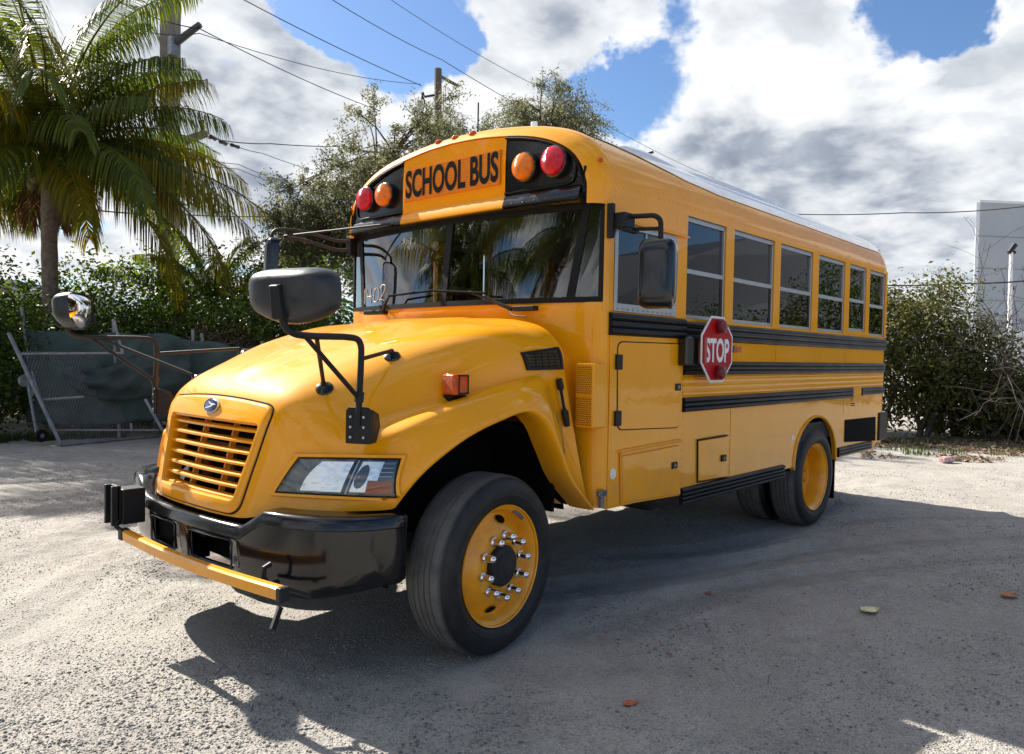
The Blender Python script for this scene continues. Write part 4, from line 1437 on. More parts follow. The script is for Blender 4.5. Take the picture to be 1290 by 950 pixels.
MB().box(5.19, 5.33, -1.18, 1.18, .62, 1.79).build('rear_wall', yellow_matte, BUS)

# driver's window
dw = holder('driver_window', BUS, (.38, -1.2, 2.05))
fr = MB()
fr.box(.030, .740, -1.226, -1.185, 2.288, 2.318).box(.030, .740, -1.226, -1.185, 1.790, 1.838)
fr.box(.030, .062, -1.226, -1.185, 1.838, 2.288).box(.690, .740, -1.226, -1.185, 1.838, 2.288)
fr.build('window_frame', alum, dw, bevel=0.003)
MB().box(.062, .690, -1.205, -1.201, 1.838, 2.288).build('pane', side_glass, dw)
MB().box(.375, .395, -1.212, -1.20, 1.838, 2.288).build('sash_stile', alum, dw)
mb = MB()
for i in range(12):
    mb.ellipsoid((.06 + i * .056, -1.227, 1.806), (.006, 0, 0), (0, .003, 0), (0, 0, .006), 6, 4)
mb.build('frame_rivet', galv, dw)
MB().prism([(.0, -1.215, 2.345), (.0, -1.250, 2.325), (.0, -1.250, 2.318), (.0, -1.215, 2.330)], (.86, 0, 0)).build('drip_rail', yellow, BUS)
# service door on the kerb side
sd = holder('service_door', BUS, (.38, 1.2, 1.4))
MB().box(.03, .79, 1.205, 1.228, .70, 2.318).build('door_leaf', black, sd, bevel=0.004)
for z0, z1 in ((.85, 1.5), (1.55, 2.25)):
    MB().box(.09, .73, 1.226, 1.231, z0, z1).build('pane', side_glass, sd)

# driver's-side front panel and the locker doors
MB().prism([(.0, -HW, .632), (.846, -HW, .598), (.846, -HW, 1.648), (.0, -HW, 1.648)], (0, -.008, 0)).build('front_side_panel', yellow, BUS, bevel=0.003)


def plate(name, quad, y, th, m_, par, bev=.003):
    q = [(x, y, z) for x, z in quad]
    return MB().prism(q, (0, -th, 0)).build(name, m_, par, bevel=bev)


def round_quad(q, r):
    out = []
    for i in range(4):
        a, b_, c = Vector(q[i - 1]), Vector(q[i]), Vector(q[(i + 1) % 4])
        p0, p2 = b_ + (a - b_).normalized() * r, b_ + (c - b_).normalized() * r
        for k in range(6):
            t_ = k / 5
            v_ = (1 - t_) ** 2 * p0 + 2 * t_ * (1 - t_) * b_ + t_ * t_ * p2
            out.append((v_.x, v_.y))
    return out


q1_ = [(.084, 1.088), (.805, 1.060), (.815, 1.612), (.070, 1.608)]
ad = plate('access_door', round_quad([(q1_[0][0] - .006, q1_[0][1] - .006), (q1_[1][0] + .006, q1_[1][1] - .006), (q1_[2][0] + .006, q1_[2][1] + .006), (q1_[3][0] - .006, q1_[3][1] + .006)], .055), -HW - .006, .005, seal, BUS, 0)
plate('door_skin', round_quad(q1_, .05), -HW - .0085, .007, yellow, ad)
for z in (1.49, 1.155):
    MB().box(.045, .105, -1.246, -1.229, z - .045, z + .045).build('hinge', black_matte, ad, bevel=0.004)
MB().box(.735, .802, -1.244, -1.229, 1.305, 1.352).build('latch', black_matte, ad, bevel=0.004)
MB().box(.757, .782, -1.2465, -1.243, 1.318, 1.340).build('latch_key', galv, ad)
q2_ = [(.145, .645), (.828, .612), (.800, .940), (.125, .925)]
ld = plate('locker_door', q2_, -HW - .008, .014, yellow, BUS, .004)
MB().tube([(.10, -1.236, .955), (.82, -1.236, .972)], .010, 8).build('hinge', yellow, ld, smooth=True)
MB().tube([(.135, -1.236, .632), (.115, -1.236, .945)], .007, 8).build('door_edge', yellow_matte, ld, smooth=True)
MB().box(.700, .770, -1.250, -1.236, .792, .836).build('latch', black_matte, ld, bevel=0.004)
MB().box(.722, .748, -1.253, -1.249, .803, .825).build('latch_key', galv, ld)
q3_ = [(1.088, .668), (1.520, .655), (1.503, .952), (1.075, .948)]
sd_ = plate('small_locker_door', q3_, -HW - .0, .014, yellow, BUS, .004)
mb = MB()
mb.tube([(1.07, -1.232, .955), (1.51, -1.232, .960)], .006, 6)
mb.tube([(1.07, -1.228, .955), (1.083, -1.228, .662)], .005, 6)
mb.tube([(1.083, -1.228, .660), (1.525, -1.228, .648)], .005, 6)
mb.build('door_edge', seal, sd_)
MB().box(1.405, 1.475, -1.248, -1.234, .775, .822).build('latch', black_matte, sd_, bevel=0.004)
MB().box(1.428, 1.452, -1.251, -1.247, .787, .809).build('latch_key', galv, sd_)
MB().lathe([(0, .002), (.030, .002), (.032, 0)], (.052, -HW - .008, .826), (0, -1, 0), 20).build('round_sticker', white_paint, BUS)
MB().lathe([(0, .002), (.024, .002), (.026, 0)], (2.76, -HW, .855), (0, -1, 0), 20).build('round_sticker', white_paint, BUS)
# rivet rows and panel joints along the side
mb = left_mb
for x in np.arange(.90, 5.18, .075):
    for z in (1.625, 1.520, 1.150):
        mb.ellipsoid((x, -HW - .001, z), (.005, 0, 0), (0, .003, 0), (0, 0, .005), 6, 4)
for z in np.arange(.68, 1.14, .055):
    mb.ellipsoid((.868, -HW - .001, z), (.005, 0, 0), (0, .003, 0), (0, 0, .005), 6, 4)
    mb.ellipsoid((.018, -HW - .009, z), (.005, 0, 0), (0, .003, 0), (0, 0, .005), 6, 4)
    mb.ellipsoid((1.56, -HW - .001, z), (.004, 0, 0), (0, .003, 0), (0, 0, .004), 6, 4)
mb.build('side_panel', yellow, BUS, smooth=True, angle=35)
MB().box(-.312, -.290, -1.06, 1.06, .625, 1.118).build('wheel_well_blackout', void, BUS)  # black blocker added to keep the wheel well dark in front of the cowl
mb = MB()
for x, z0, z1 in ((1.575, .648, 1.152), (3.98, 1.51, 1.636), (3.98, 1.01, 1.15), (2.35, 1.51, 1.636)):
    mb.box(x, x + .003, -HW - .0012, -HW + .001, z0, z1)
mb.build('panel_joint', mat('panel_joint_dark', (.30, .11, .006), .7), BUS)  # thin dark strips along the panel seams
for z, x0 in ((1.098, 4.185), (1.078, 4.19)):
    MB().box(x0, x0 + .13, -HW - .0015, -HW, z - .005, z + .004).build('fuel_decal', letter_black, BUS)

# stop arm, folded flat along the side
sa = holder('stop_arm', BUS, (.80, -1.24, 1.57))
MB().box(.762, .925, -1.300, -1.228, 1.470, 1.665).build('arm_housing', black, sa, bevel=0.012)
MB().box(.925, .955, -1.345, -1.315, 1.485, 1.660).build('arm_hinge', mat('red_hinge', (.40, .06, .06), .5), sa, bevel=0.004)
SX, SZ, SR = 1.122, 1.584, .226      # centre and half size of the octagon


def octo(r, y):
    k = r * math.tan(math.pi / 8)
    return [(SX + a, y, SZ + c) for a, c in ((-k, -r), (k, -r), (r, -k), (r, k), (k, r), (-k, r), (-r, k), (-r, -k))]


oc = MB().prism(octo(SR, -1.325), (0, -.006, 0)).build('stop_sign_plate', white_paint, sa)
MB().prism(octo(SR * .93, -1.3315), (0, -.0015, 0)).build('stop_sign_face', sign_red, oc)
letters(MB(), 'STOP', (SX - .170, -1.3345, SZ - .090), (1, 0, 0), (0, 0, 1), .340, .166, .03).build('stop_lettering', white_paint, oc)
for z in (SZ + .155, SZ - .158):
    MB().lathe([(.048, 0), (.048, .030), (.042, .046), (.02, .056), (0, .058)], (SX + .012, -1.333, z), (0, -1, 0), 24).build('stop_lamp', dark_red_lens, oc, smooth=True)
MB().box(1.552, 1.648, -1.262, -1.222, 1.570, 1.612).build('side_marker_lamp', orange_lens, BUS, bevel=0.006)
MB().box(1.532, 1.552, -1.258, -1.222, 1.573, 1.609).build('side_marker_foot', galv, BUS)

# ---- mirrors
for s in (-1, 1):
    cmn = holder('crossview_mirror', BUS, (-1.63, s * 1.05, 1.2))
    hy = s * 1.18
    tube_m = rusty if s > 0 else black_matte
    yb, nb = hood_side(-1.60, 1.16, s)
    ybk = s * (abs(yb) + .03)
    # bracket standing on the fender
    pl_ = MB()
    rz_b = Matrix.Rotation(-s * R_(28), 3, 'Z')
    pv_b = Vector((-1.66, s * 1.045, 0))
    def br_(x, a, z):
        return pv_b + rz_b @ (Vector((x, s * a, z)) - pv_b)
    pl_.prism([br_(-1.670, .985, 1.115), br_(-1.670, 1.105, 1.115), br_(-1.670, 1.105, 1.262), br_(-1.670, 1.09, 1.278), br_(-1.670, 1.0, 1.278), br_(-1.670, .985, 1.262)], rz_b @ Vector((.02, 0, 0)))
    for a_ in (.985, 1.093):
        pl_.prism([br_(-1.650, a_, 1.270), br_(-1.650, a_, 1.115), br_(-1.60, a_, 1.115), br_(-1.555, a_, 1.185), br_(-1.575, a_, 1.245)], rz_b @ Vector((0, s * .012, 0)))
    pl_.build('mirror_bracket', black_matte, cmn, bevel=0.006)
    mb = MB()
    for z in (1.145, 1.19, 1.235):
        for yy in (1.012, 1.075):
            mb.lathe([(0, .006), (.006, .006), (.006, 0)], br_(-1.671, yy, z), rz_b @ Vector((-1, 0, 0)), 8)
    mb.build('bracket_bolt', alum, cmn)
    tb = MB()
    P0 = [(-1.668, s * 1.05, 1.20), (-1.655, s * 1.05, 1.50), (-1.658, s * 1.052, 1.545), (-1.675, s * 1.056, 1.572), (-1.71, s * 1.065, 1.582), (-2.02, s * 1.165, 1.582),
          (-2.075, s * 1.176, 1.590), (-2.11, s * 1.18, 1.612), (-2.122, s * 1.18, 1.65), (-2.118, s * 1.18, 1.70)]
    tb.tube([tuple(q) for q in cr_spline(P0, 4)], .0145, 10)
    tb.tube([(-1.662, s * 1.05, 1.315), (-2.005, s * 1.155, 1.578)], .011, 8)
    tb.tube([(-1.665, s * 1.05, 1.30), (-1.660, s * 1.05, 1.345)], .021, 10)
    tb.build('mirror_tube', tube_m, cmn, smooth=True)
    for (p0_, xy) in (((-1.945, s * 1.143, 1.574), (-1.582, s * .666)), ((-1.655, s * 1.05, 1.49), (-1.239, s * .750))):
        z, n_ = hood_top(*xy)
        n_ = n_ if n_.z > 0 else -n_
        pad = Vector((xy[0], xy[1], z))
        stt = MB().tube([p0_, pad + n_ * .035], .010, 8)
        stt.tube([pad + n_ * .040, pad + n_ * .02], .014, 8)
        stt.build('mirror_strut', tube_m, cmn, smooth=True)
        MB().lathe([(0, .030), (.012, .028), (.022, .018), (.040, .008), (.044, -.002), (.040, -.004)], pad, n_, 20).build('suction_pad', black, cmn, smooth=True)
    # convex head: dusty shell towards the front, glass towards the driver
    look = Vector((2.3, -.55 - hy, .25)).normalized()
    wdir = Vector((0, 0, 1)).cross(look).normalized()
    up_ = look.cross(wdir).normalized()
    up_ = up_ if up_.z > 0 else -up_
    C0 = Vector((-2.062, hy, 1.762))
    RWS = []
    n_, m2 = 36, 10
    for i in range(m2 + 1):
        ph = (math.pi / 2) * i / m2
        row = []
        for k in range(n_ + 1):
            th = 2 * math.pi * k / n_
            ca, sa_ = math.cos(th), math.sin(th)
            e = .55 if sa_ > 0 else 1.02 - .47 * abs(ca) ** 3
            yy = math.copysign(abs(ca) ** e, ca) * .208
            zz = math.copysign(abs(sa_) ** e, sa_) * (.080 if sa_ > 0 else .138)
            r = math.sin(ph) ** .62
            row.append(C0 + wdir * (yy * r) + up_ * (zz * r) - look * (.105 * math.cos(ph) ** .8))
        RWS.append(row)
    RWS.append([q + look * .018 - (q - C0 - look * (q - C0).dot(look)) * .015 for q in RWS[-1]])
    MB().grid(RWS).build('mirror_shell', mirror_shell, cmn, smooth=True, angle=70)
    G = []
    for i in range(7):
        r = 1 - i / 6
        G.append([C0 + wdir * ((q - C0).dot(wdir) * .96 * r) + up_ * ((q - C0).dot(up_) * .96 * r) + look * (.008 + .045 * (1 - r * r)) for q in RWS[m2]])
    MB().grid(G).build('mirror_glass', mirror_glass, cmn, smooth=True, angle=180)
    b0 = C0 - look * .118 - up_ * .085 - wdir * .0
    foot = MB()
    for dz0, dz1, dd in ((-.055, .085, 0),):
        a = C0 - look * .088 + up_ * dz0
        foot.add([a + wdir * w1 + up_ * u1 - look * d1 for (w1, u1, d1) in ((-.028, -.06, -.01), (.028, -.06, -.01), (.028, .075, .012), (-.028, .075, .012), (-.024, -.06, .035), (.024, -.06, .035), (.022, .070, .042), (-.022, .070, .042))],
                 [(0, 1, 2, 3), (4, 5, 6, 7), (0, 1, 5, 4), (1, 2, 6, 5), (2, 3, 7, 6), (3, 0, 4, 7)])
    foot.build('mirror_clamp', black_matte, cmn, bevel=0.008)

# driver's rear-view mirror on the corner post
for s in (-1, 1):
    rm = holder('side_mirror', BUS, (-.02, s * 1.24, 2.3))
    if s < 0:
        MB().box(-.060, -.030, -1.262, -1.222, 2.205, 2.405).build('mirror_base', black_matte, rm, bevel=0.005)
        mb = MB().box(-.035, .075, -1.330, -1.240, 2.262, 2.352)
        mb.box(-.03, .10, -1.345, -1.30, 2.240, 2.262)
        mb.build('mirror_swivel', black_matte, rm, bevel=0.008)
        tb = MB()
        tb.tube([tuple(q) for q in cr_spline([(.04, -1.30, 2.335), (.05, -1.40, 2.330), (.055, -1.475, 2.322), (.058, -1.505, 2.295), (.06, -1.51, 2.24), (.06, -1.51, 2.16)], 5)], .015, 10)
        tb.tube([(.05, -1.31, 2.262), (.058, -1.50, 2.250)], .011, 8)
        tb.build('mirror_tube', black_matte, rm, smooth=True)
        C0 = Vector((.028, -1.515, 1.992))
    else:
        tb = MB()
        for z in (2.395, 2.325):
            z2 = z + (.055 if z > 2.36 else .06)
            tb.tube([tuple(q) for q in cr_spline([(-.08, 1.21, z), (-.17, 1.29, z), (-.25, 1.33, z + .02), (-.38, 1.42, z2), (-.50, 1.50, z2 + .01)] + ([(-.575, 1.515, z2 - .01), (-.595, 1.52, z2 - .06), (-.59, 1.52, z2 - .12)] if z > 2.36 else []), 4)], .014, 8)
        tb.tube([(-.50, 1.50, 2.41), (-.19, .60, 2.455)], .008, 6)
        tb.build('mirror_tube', rusty, rm, smooth=True)
        MB().box(-.11, -.05, 1.18, 1.235, 2.28, 2.43).build('mirror_base', black_matte, rm, bevel=0.005)
        C0 = Vector((-.57, 1.52, 2.19))
    look = Vector((1.0, -.25 * s * -1 if s < 0 else -.35, -.06)).normalized() if s < 0 else Vector((1.0, -.45, -.05)).normalized()
    if s < 0:
        look = Vector((1.0, .30, -.06)).normalized()
    wdir = Vector((0, 0, 1)).cross(look).normalized()
    up_ = look.cross(wdir).normalized()
    up_ = up_ if up_.z > 0 else -up_
    RWS = []
    for i in range(9):
        ph = (math.pi / 2) * i / 8
        row = []
        for k in range(33):
            th = 2 * math.pi * k / 32
            ca, sa_ = math.cos(th), math.sin(th)
            yy = math.copysign(abs(ca) ** .35, ca) * .108
            zz = math.copysign(abs(sa_) ** .35, sa_) * .196
            r = math.sin(ph) ** .35
            row.append(C0 + wdir * yy * r + up_ * zz * r - look * (.075 * math.cos(ph) ** .6))
        RWS.append(row)
    RWS.append([q + look * .02 for q in RWS[-1]])
    MB().grid(RWS).build('mirror_shell', black, rm, smooth=True, angle=60)
    g_ = RWS[8]
    MB().add([C0 + (q - C0) * .95 + look * .012 for q in g_[:-1]], [tuple(range(len(g_) - 1))]).build('mirror_glass', mirror_glass, rm)

# ---- wheels
def make_wheel(c, s, steer, deep, parent=BUS):
    """s = -1: outer face looks to -y"""
    w = holder('wheel', parent, c)
    ax = Vector((0, s, 0))
    c = Vector(c)
    prof = [(.300, -.010), (.318, .006), (.335, .014), (.350, .019), (.358, .0215), (.362, .0195), (.375, .021), (.395, .018), (.415, .012), (.430, .004), (.440, -.008), (.4475, -.022), (.4525, -.034)]
    tw = .245
    for g in range(4):
        h = -.034 - (tw - .068) * (g + 1) / 5
        prof += [(.4555, h + .005), (.4495, h + .0035), (.4495, h - .0035), (.4555, h - .005)]
    prof += [(.4525, -tw + .034), (.4475, -tw + .022), (.430, -tw - .004), (.395, -tw - .018), (.35, -tw - .019), (.300, -tw + .01)]
    MB().lathe(prof, c, ax, 72, (1, 0, 0), False).build('tyre', tyre_m, w, smooth=True, angle=28)
    if deep:
        rp = [(.296, -.020), (.300, .004), (.306, .008), (.308, .002), (.304, -.004), (.288, -.012), (.272, -.024), (.262, -.05), (.258, -.125), (.250, -.150), (.225, -.162), (.13, -.165), (.105, -.162), (.10, -.150), (.085, -.145), (.0, -.143)]
    else:
        rp = [(.296, -.020), (.300, .004), (.306, .008), (.308, .002), (.304, -.004), (.290, -.012), (.276, -.026), (.268, -.055), (.258, -.066), (.245, -.062), (.205, -.030), (.180, -.010), (.170, -.006), (.118, -.006), (.112, -.012), (.0, -.014)]
    MB().lathe(rp, c, ax, 64, (1, 0, 0), False).build('rim', wheel_yellow, w, smooth=True, angle=35)
    if not deep:
        for k in range(5):
            a = R_(78 + 72 * k) if True else 0
            a = R_(82) + 2 * math.pi * k / 2 if k < 2 else None
            if a is None:
                break
            d = Vector((math.cos(a), 0, math.sin(a)))
            tdir = Vector((-math.sin(a), 0, math.cos(a)))
            p_ = c + d * .226 + ax * -.0445
            nr = (ax * .78 + d * .62).normalized()
            rd = nr.cross(tdir)
            pts = [p_ + tdir * (.036 * math.cos(q)) + rd * (.025 * math.sin(q)) + nr * .004 for q in np.linspace(0, 2 * math.pi, 20, endpoint=False)]
            MB().add(pts, [tuple(range(20))]).build('hand_hole_shade', void, w)  # flat black disc, the shade of a hole put into its colour
        hub = MB().lathe([(.104, -.012), (.104, .012), (.098, .020), (.072, .026), (.066, .034), (.040, .038), (.034, .046), (.018, .048), (0, .048)], c, ax, 32, (1, 0, 0))
        hub.build('hub', under, w, smooth=True, angle=40)
        nut0 = None
        for k in range(10):
            a = 2 * math.pi * (k + .28) / 10
            p_ = c + Vector((math.cos(a), 0, math.sin(a))) * .152
            if nut0 is None:
                nut0 = MB().lathe([(.0265, -.008), (.0265, .006), (.0245, .012), (.0190, .016), (.0190, .046), (.0175, .057), (.012, .065), (.005, .0685), (0, .069)], p_, ax, 18).build('lug_nut', chrome, w, smooth=True, angle=40)
                p00 = p_
            else:
                nn_ = nut0.copy()
                COL.objects.link(nn_)
                nn_.location = nut0.location + (p_ - p00)
        # balance weight clipped to the rim
        pts = []
        for q in np.linspace(R_(48), R_(66), 6) if s < 0 else ():
            pts.append(c + Vector((math.cos(q), 0, math.sin(q))) * .280 + ax * -.016)
        if pts:
            MB().tube(pts, .010, 6).build('balance_weight', galv, w)
    else:
        for k in range(10):
            a = 2 * math.pi * (k + .28) / 10
            p_ = c + Vector((math.cos(a), 0, math.sin(a))) * .147 + ax * -.162
            MB().lathe([(.016, 0), (.016, .03), (.008, .034), (0, .034)], p_, ax, 8).build('lug_nut', wheel_yellow, w)
    w.rotation_euler = (0, 0, steer)
    return w


HZ = .4555
make_wheel((-.885, -1.205, HZ), -1, R_(4.5), False)
make_wheel((-.885, 1.205, HZ), 1, R_(4.5), False)
for s in (-1, 1):
    make_wheel((3.355, s * 1.195, HZ), s, 0, True)
    inner_w = holder('wheel', BUS, (3.355, s * .87, HZ))
    MB().lathe([(.300, -.010), (.335, .014), (.362, .0195), (.415, .012), (.4475, -.022), (.4555, -.05), (.4555, -.09), (.4495, -.092), (.4495, -.10), (.4555, -.102), (.4555, -.14), (.4495, -.142), (.4495, -.15), (.4555, -.152), (.4525, -.211), (.4475, -.223), (.43, -.249), (.35, -.264), (.30, -.235)],
               (3.355, s * .87, HZ), (0, s, 0), 64, (1, 0, 0), False).build('tyre', tyre_m, inner_w, smooth=True, angle=28)
    MB().lathe([(.30, -.02), (.27, -.05), (.26, -.15), (0, -.15)], (3.355, s * .87, HZ), (0, s, 0), 40, (1, 0, 0), False).build('rim', wheel_yellow, inner_w, smooth=True)

# ---- running gear and dark inner arches
ch = holder('chassis', BUS, (1.7, 0, .6))
for s in (-1, 1):
    MB().box(-1.66, 5.30, min(s * .38, s * .46), max(s * .38, s * .46), .56, .78).build('frame_rail', under, ch)
MB().box(-.02, 5.19, -1.19, 1.19, .80, .93).build('floor_pan', under, ch)
for x in np.arange(.4, 5.0, .8):
    MB().box(x, x + .06, -1.15, 1.15, .70, .80).build('cross_member', under, ch)
MB().tube([(-.885, -1.0, .42), (-.885, -.7, .38), (-.885, .7, .38), (-.885, 1.0, .42)], .055, 10).build('front_axle', under, ch)
MB().tube([(3.355, -1.0, HZ), (3.355, -.3, HZ), (3.355, -.16, HZ), (3.355, .16, HZ), (3.355, .3, HZ), (3.355, 1.0, HZ)], [.07, .08, .19, .19, .08, .07], 16).build('rear_axle', under, ch, smooth=True)
MB().box(-1.60, -.20, -.36, .36, .42, 1.30).build('engine', under, ch, bevel=0.05)
MB().box(.95, 2.35, -.95, -.5, .42, .76).build('fuel_tank', under, ch, bevel=0.06)
MB().tube([(.2, .7, .55), (2.6, .7, .52), (4.9, .75, .55)], .06, 10).build('exhaust_pipe', under, ch, smooth=True)
for s in (-1, 1):
    for x in (-1.33, -.45):
        MB().box(x - .04, x + .04, min(s * .40, s * .50), max(s * .40, s * .50), .45, .60).build('spring_hanger', under, ch)
    MB().box(-1.45, -.35, min(s * .40, s * .48), max(s * .40, s * .48), .43, .50).build('leaf_spring', under, ch)
    # inner arch behind the front wheel
    rws = []
    for k in range(17):
        a = R_(-8) + R_(176) * k / 16
        x, z = -.80 - .70 * math.cos(a), .50 + .66 * max(-.1, math.sin(a))
        rws.append([Vector((x, s * y, z)) for y in (.56, 1.06)])
    MB().grid(rws).build('inner_fender', void, ch, smooth=True)
    MB().box(-1.62, -.30, min(s * .54, s * .57), max(s * .54, s * .57), .56, 1.20).build('splash_shield', void, ch)
    MB().box(-.115, -.100, min(s * .55, s * .98), max(s * .55, s * .98), .60, 1.15).build('splash_shield', void, ch)
    # rear wheel housing
    rws = []
    for k in range(17):
        a = math.pi * k / 16
        rws.append([Vector((3.285 - .52 * math.cos(a), s * y, .56 + .47 * math.sin(a))) for y in (.55, 1.195)])
    MB().grid(rws).build('wheel_housing', void, ch, smooth=True)
    MB().box(2.76, 3.82, min(s * .53, s * .56), max(s * .53, s * .56), .56, 1.04).build('wheel_housing', void, ch)
    MB().box(3.90, 3.915, min(s * .60, s * 1.18), max(s * .60, s * 1.18), .18, .62).build('mud_flap', seal, ch)
MB().box(-1.80, -1.70, -.70, .70, .46, .76).build('hood_gap_blackout', void, ch)  # black box put in for the darkness between hood and bumper
mb = MB()
for s in (-1, 1):
    mb.add([(-1.76, s * .58, .70), (-1.60, s * .92, .72), (-1.46, s * 1.06, .76), (-1.46, s * 1.02, .84), (-1.60, s * .88, .82), (-1.76, s * .56, .80)], [(0, 1, 4, 5), (1, 2, 3, 4)])
mb.build('lamp_gap_blackout', void, ch)  # black sheets put in for the dark gap below the headlights
MB().box(-1.93, -1.81, .02, .42, .44, .66).build('opening_blackout', void, ch)  # black backing added to darken one bumper opening
mb = MB().lathe([(.085, 0), (.085, .03), (.07, .04), (0, .04)], (-1.86, -.42, .56), (-1, .2, 0), 24)
for r in (.07, .05, .03):
    mb.lathe([(r, .041), (r - .006, .046), (r - .012, .041)], (-1.86, -.42, .56), (-1, .2, 0), 24)
mb.build('horn', alum, ch, smooth=True)
MB().box(-1.93, -1.80, -.16, .0, .59, .66).build('hood_release', black_matte, ch, bevel=0.006)


# ------------------------------------------------------------------ ground
def lattice_noise(x, y, cell, seed):
    r = np.random.default_rng(seed)
    tab = r.random((256, 256))
    gx, gy = x / cell, y / cell
    ix, iy = np.floor(gx).astype(int), np.floor(gy).astype(int)
    fx, fy = gx - ix, gy - iy
    fx, fy = fx * fx * (3 - 2 * fx), fy * fy * (3 - 2 * fy)
    a = tab[ix % 256, iy % 256]; b_ = tab[(ix + 1) % 256, iy % 256]
    c = tab[ix % 256, (iy + 1) % 256]; d = tab[(ix + 1) % 256, (iy + 1) % 256]
    return (a * (1 - fx) + b_ * fx) * (1 - fy) + (c * (1 - fx) + d * fx) * fy


TRK = []      # wheel ruts, swept round the bus
for (p_, r) in ((((690, 745), (860, 722), (1060, 690), (1290, 676)), .16), (((760, 700), (900, 690), (1090, 655), (1290, 650)), .13), (((720, 800), (900, 745), (1100, 715), (1290, 700)), .14),
                (((0, 640), (150, 612), (260, 600)), .2), (((0, 705), (120, 668), (230, 640)), .2), (((0, 800), (110, 735), (160, 700)), .16)):
    pts = [ground_at(*q) for q in p_]
    TRK.append((np.array(cr_spline([(q.x, q.y) for q in pts], 8)), r))


def rut_depth(x, y):
    w = np.zeros(np.shape(x))
    for pts, r in TRK:
        d = np.full(np.shape(x), 1e9)
        for q0, q1 in zip(pts, pts[1:]):
            e = q1 - q0
            t_ = np.clip(((x - q0[0]) * e[0] + (y - q0[1]) * e[1]) / (e @ e), 0, 1)
            d = np.minimum(d, np.hypot(x - q0[0] - t_ * e[0], y - q0[1] - t_ * e[1]))
        w = np.maximum(w, np.exp(-(d / r) ** 2) * (.6 + .4 * np.cos(d / r * 5.5)))
    return w


def ground_z(x, y):
    x = np.asarray(x, float); y = np.asarray(y, float)
    z = 0.030 * (lattice_noise(x, y, 1.9, 1) - .5) + 0.014 * (lattice_noise(x, y, .55, 2) - .5) + 0.010 * (lattice_noise(x, y, .19, 3) - .5)
    rough = np.clip((lattice_noise(x, y, .8, 5) - .35) * 2.2, 0.15, 1)
    z += rough * (0.014 * (lattice_noise(x, y, .075, 4) - .5) + 0.011 * (lattice_noise(x, y, .045, 6) - .5))
    for pts, r in TRK:
        d = np.full(x.shape, 1e9)
        for q0, q1 in zip(pts, pts[1:]):
            e = q1 - q0
            t_ = np.clip(((x - q0[0]) * e[0] + (y - q0[1]) * e[1]) / (e @ e), 0, 1)
            d = np.minimum(d, np.hypot(x - q0[0] - t_ * e[0], y - q0[1] - t_ * e[1]))
        z += -0.014 * np.exp(-(d / r) ** 2) + 0.010 * np.exp(-((d - 1.5 * r) / (.45 * r)) ** 2)
    # the tyres stand on firm, level spots
    for (tx, ty) in ((-.885, -1.33), (-.885, 1.33), (3.355, -1.31), (3.355, 1.31), (3.355, -1.0), (3.355, 1.0)):
        w = np.exp(-(((x - tx) / .30) ** 2 + ((y - ty) / .30) ** 2))
        z = z * (1 - w) + w * 0.002
    far = np.clip((np.hypot(x - 2, y - 2) - 16) / 10, 0, 1)
    return z * (1 - far)


def axis(c0, c1, step, lim, grow=1.14):
    a = list(np.arange(c0, c1, step))
    s, v = step, c1
    while v < lim:
        a.append(v); s *= grow; v += s
    a.append(lim)
    s, v = step, c0 - step
    pre = []
    while v > -lim:
        pre.append(v); s *= grow; v -= s
    pre.append(-lim)
    return np.array(pre[::-1] + a)


gx_ = axis(-3.2, 6.5, .026, 600)
gy_ = axis(-4.2, 5.5, .026, 600)
GX, GY = np.meshgrid(gx_, gy_, indexing='ij')
GZ = ground_z(GX, GY)
nx_, ny_ = GX.shape
idx = np.arange(nx_ * ny_).reshape(nx_, ny_)
fc = np.stack([idx[:-1, :-1], idx[1:, :-1], idx[1:, 1:], idx[:-1, 1:]], -1).reshape(-1, 4)

gm = bpy.data.materials.new('crushed_limestone_ground')
gm.use_nodes = True
t = NT(gm.node_tree)
b = t.n['Principled BSDF']
P = t.new('ShaderNodeNewGeometry').outputs['Position']
n_big = t.noise(P, .55, 5, .6)
n_mid = t.noise(P, 3.2, 6, .65)
n_fine = t.noise(P, 38, 4, .7)
n_grit = t.noise(P, 150, 3, .7)
vor = t.new('ShaderNodeTexVoronoi', {'Vector': P, 'Scale': 75.0})
vor2 = t.new('ShaderNodeTexVoronoi', {'Vector': P, 'Scale': 28.0, 'Randomness': 1.0})
base = t.ramp(t.math('ADD', t.math('MULTIPLY', n_big, .5), t.math('MULTIPLY', n_mid, .5)), [(.32, (.33, .305, .27)), (.5, (.42, .39, .35)), (.68, (.50, .468, .42))])
grit = t.ramp(n_grit, [(.30, (.42, .42, .43)), (.47, (.95, .95, .95)), (.72, (1.30, 1.29, 1.26))])
base = t.mix(1.0, base, grit, 'MULTIPLY')
stone = t.new('ShaderNodeSeparateColor', {0: vor.outputs['Color']}).outputs[0]
st_c = t.ramp(stone, [(.0, (.62, .61, .60)), (.5, (1, 1, 1)), (1.0, (1.22, 1.20, 1.16))])
patch = t.maprange(t.noise(t.vmath('ADD', P, (3.0, 9.0, 0.0)), 1.7, 5, .68), .50, .64, 0, 1, True)
speck = t.maprange(t.new('ShaderNodeTexVoronoi', {'Vector': P, 'Scale': 46.0}).outputs['Distance'], .16, .34, 1, 0, True)
speck2 = t.maprange(t.new('ShaderNodeTexVoronoi', {'Vector': t.vmath('ADD', P, (5.0, 2.0, 0.0)), 'Scale': 105.0}).outputs['Distance'], .18, .36, 1, 0, True)
dk = t.math('MULTIPLY', patch, t.math('MAXIMUM', speck, t.math('MULTIPLY', speck2, .8)))
base = t.mix(t.math('MULTIPLY', dk, .62), base, (.12, .115, .11))
base = t.mix(t.math('MULTIPLY', patch, .16), base, (.20, .19, .175))
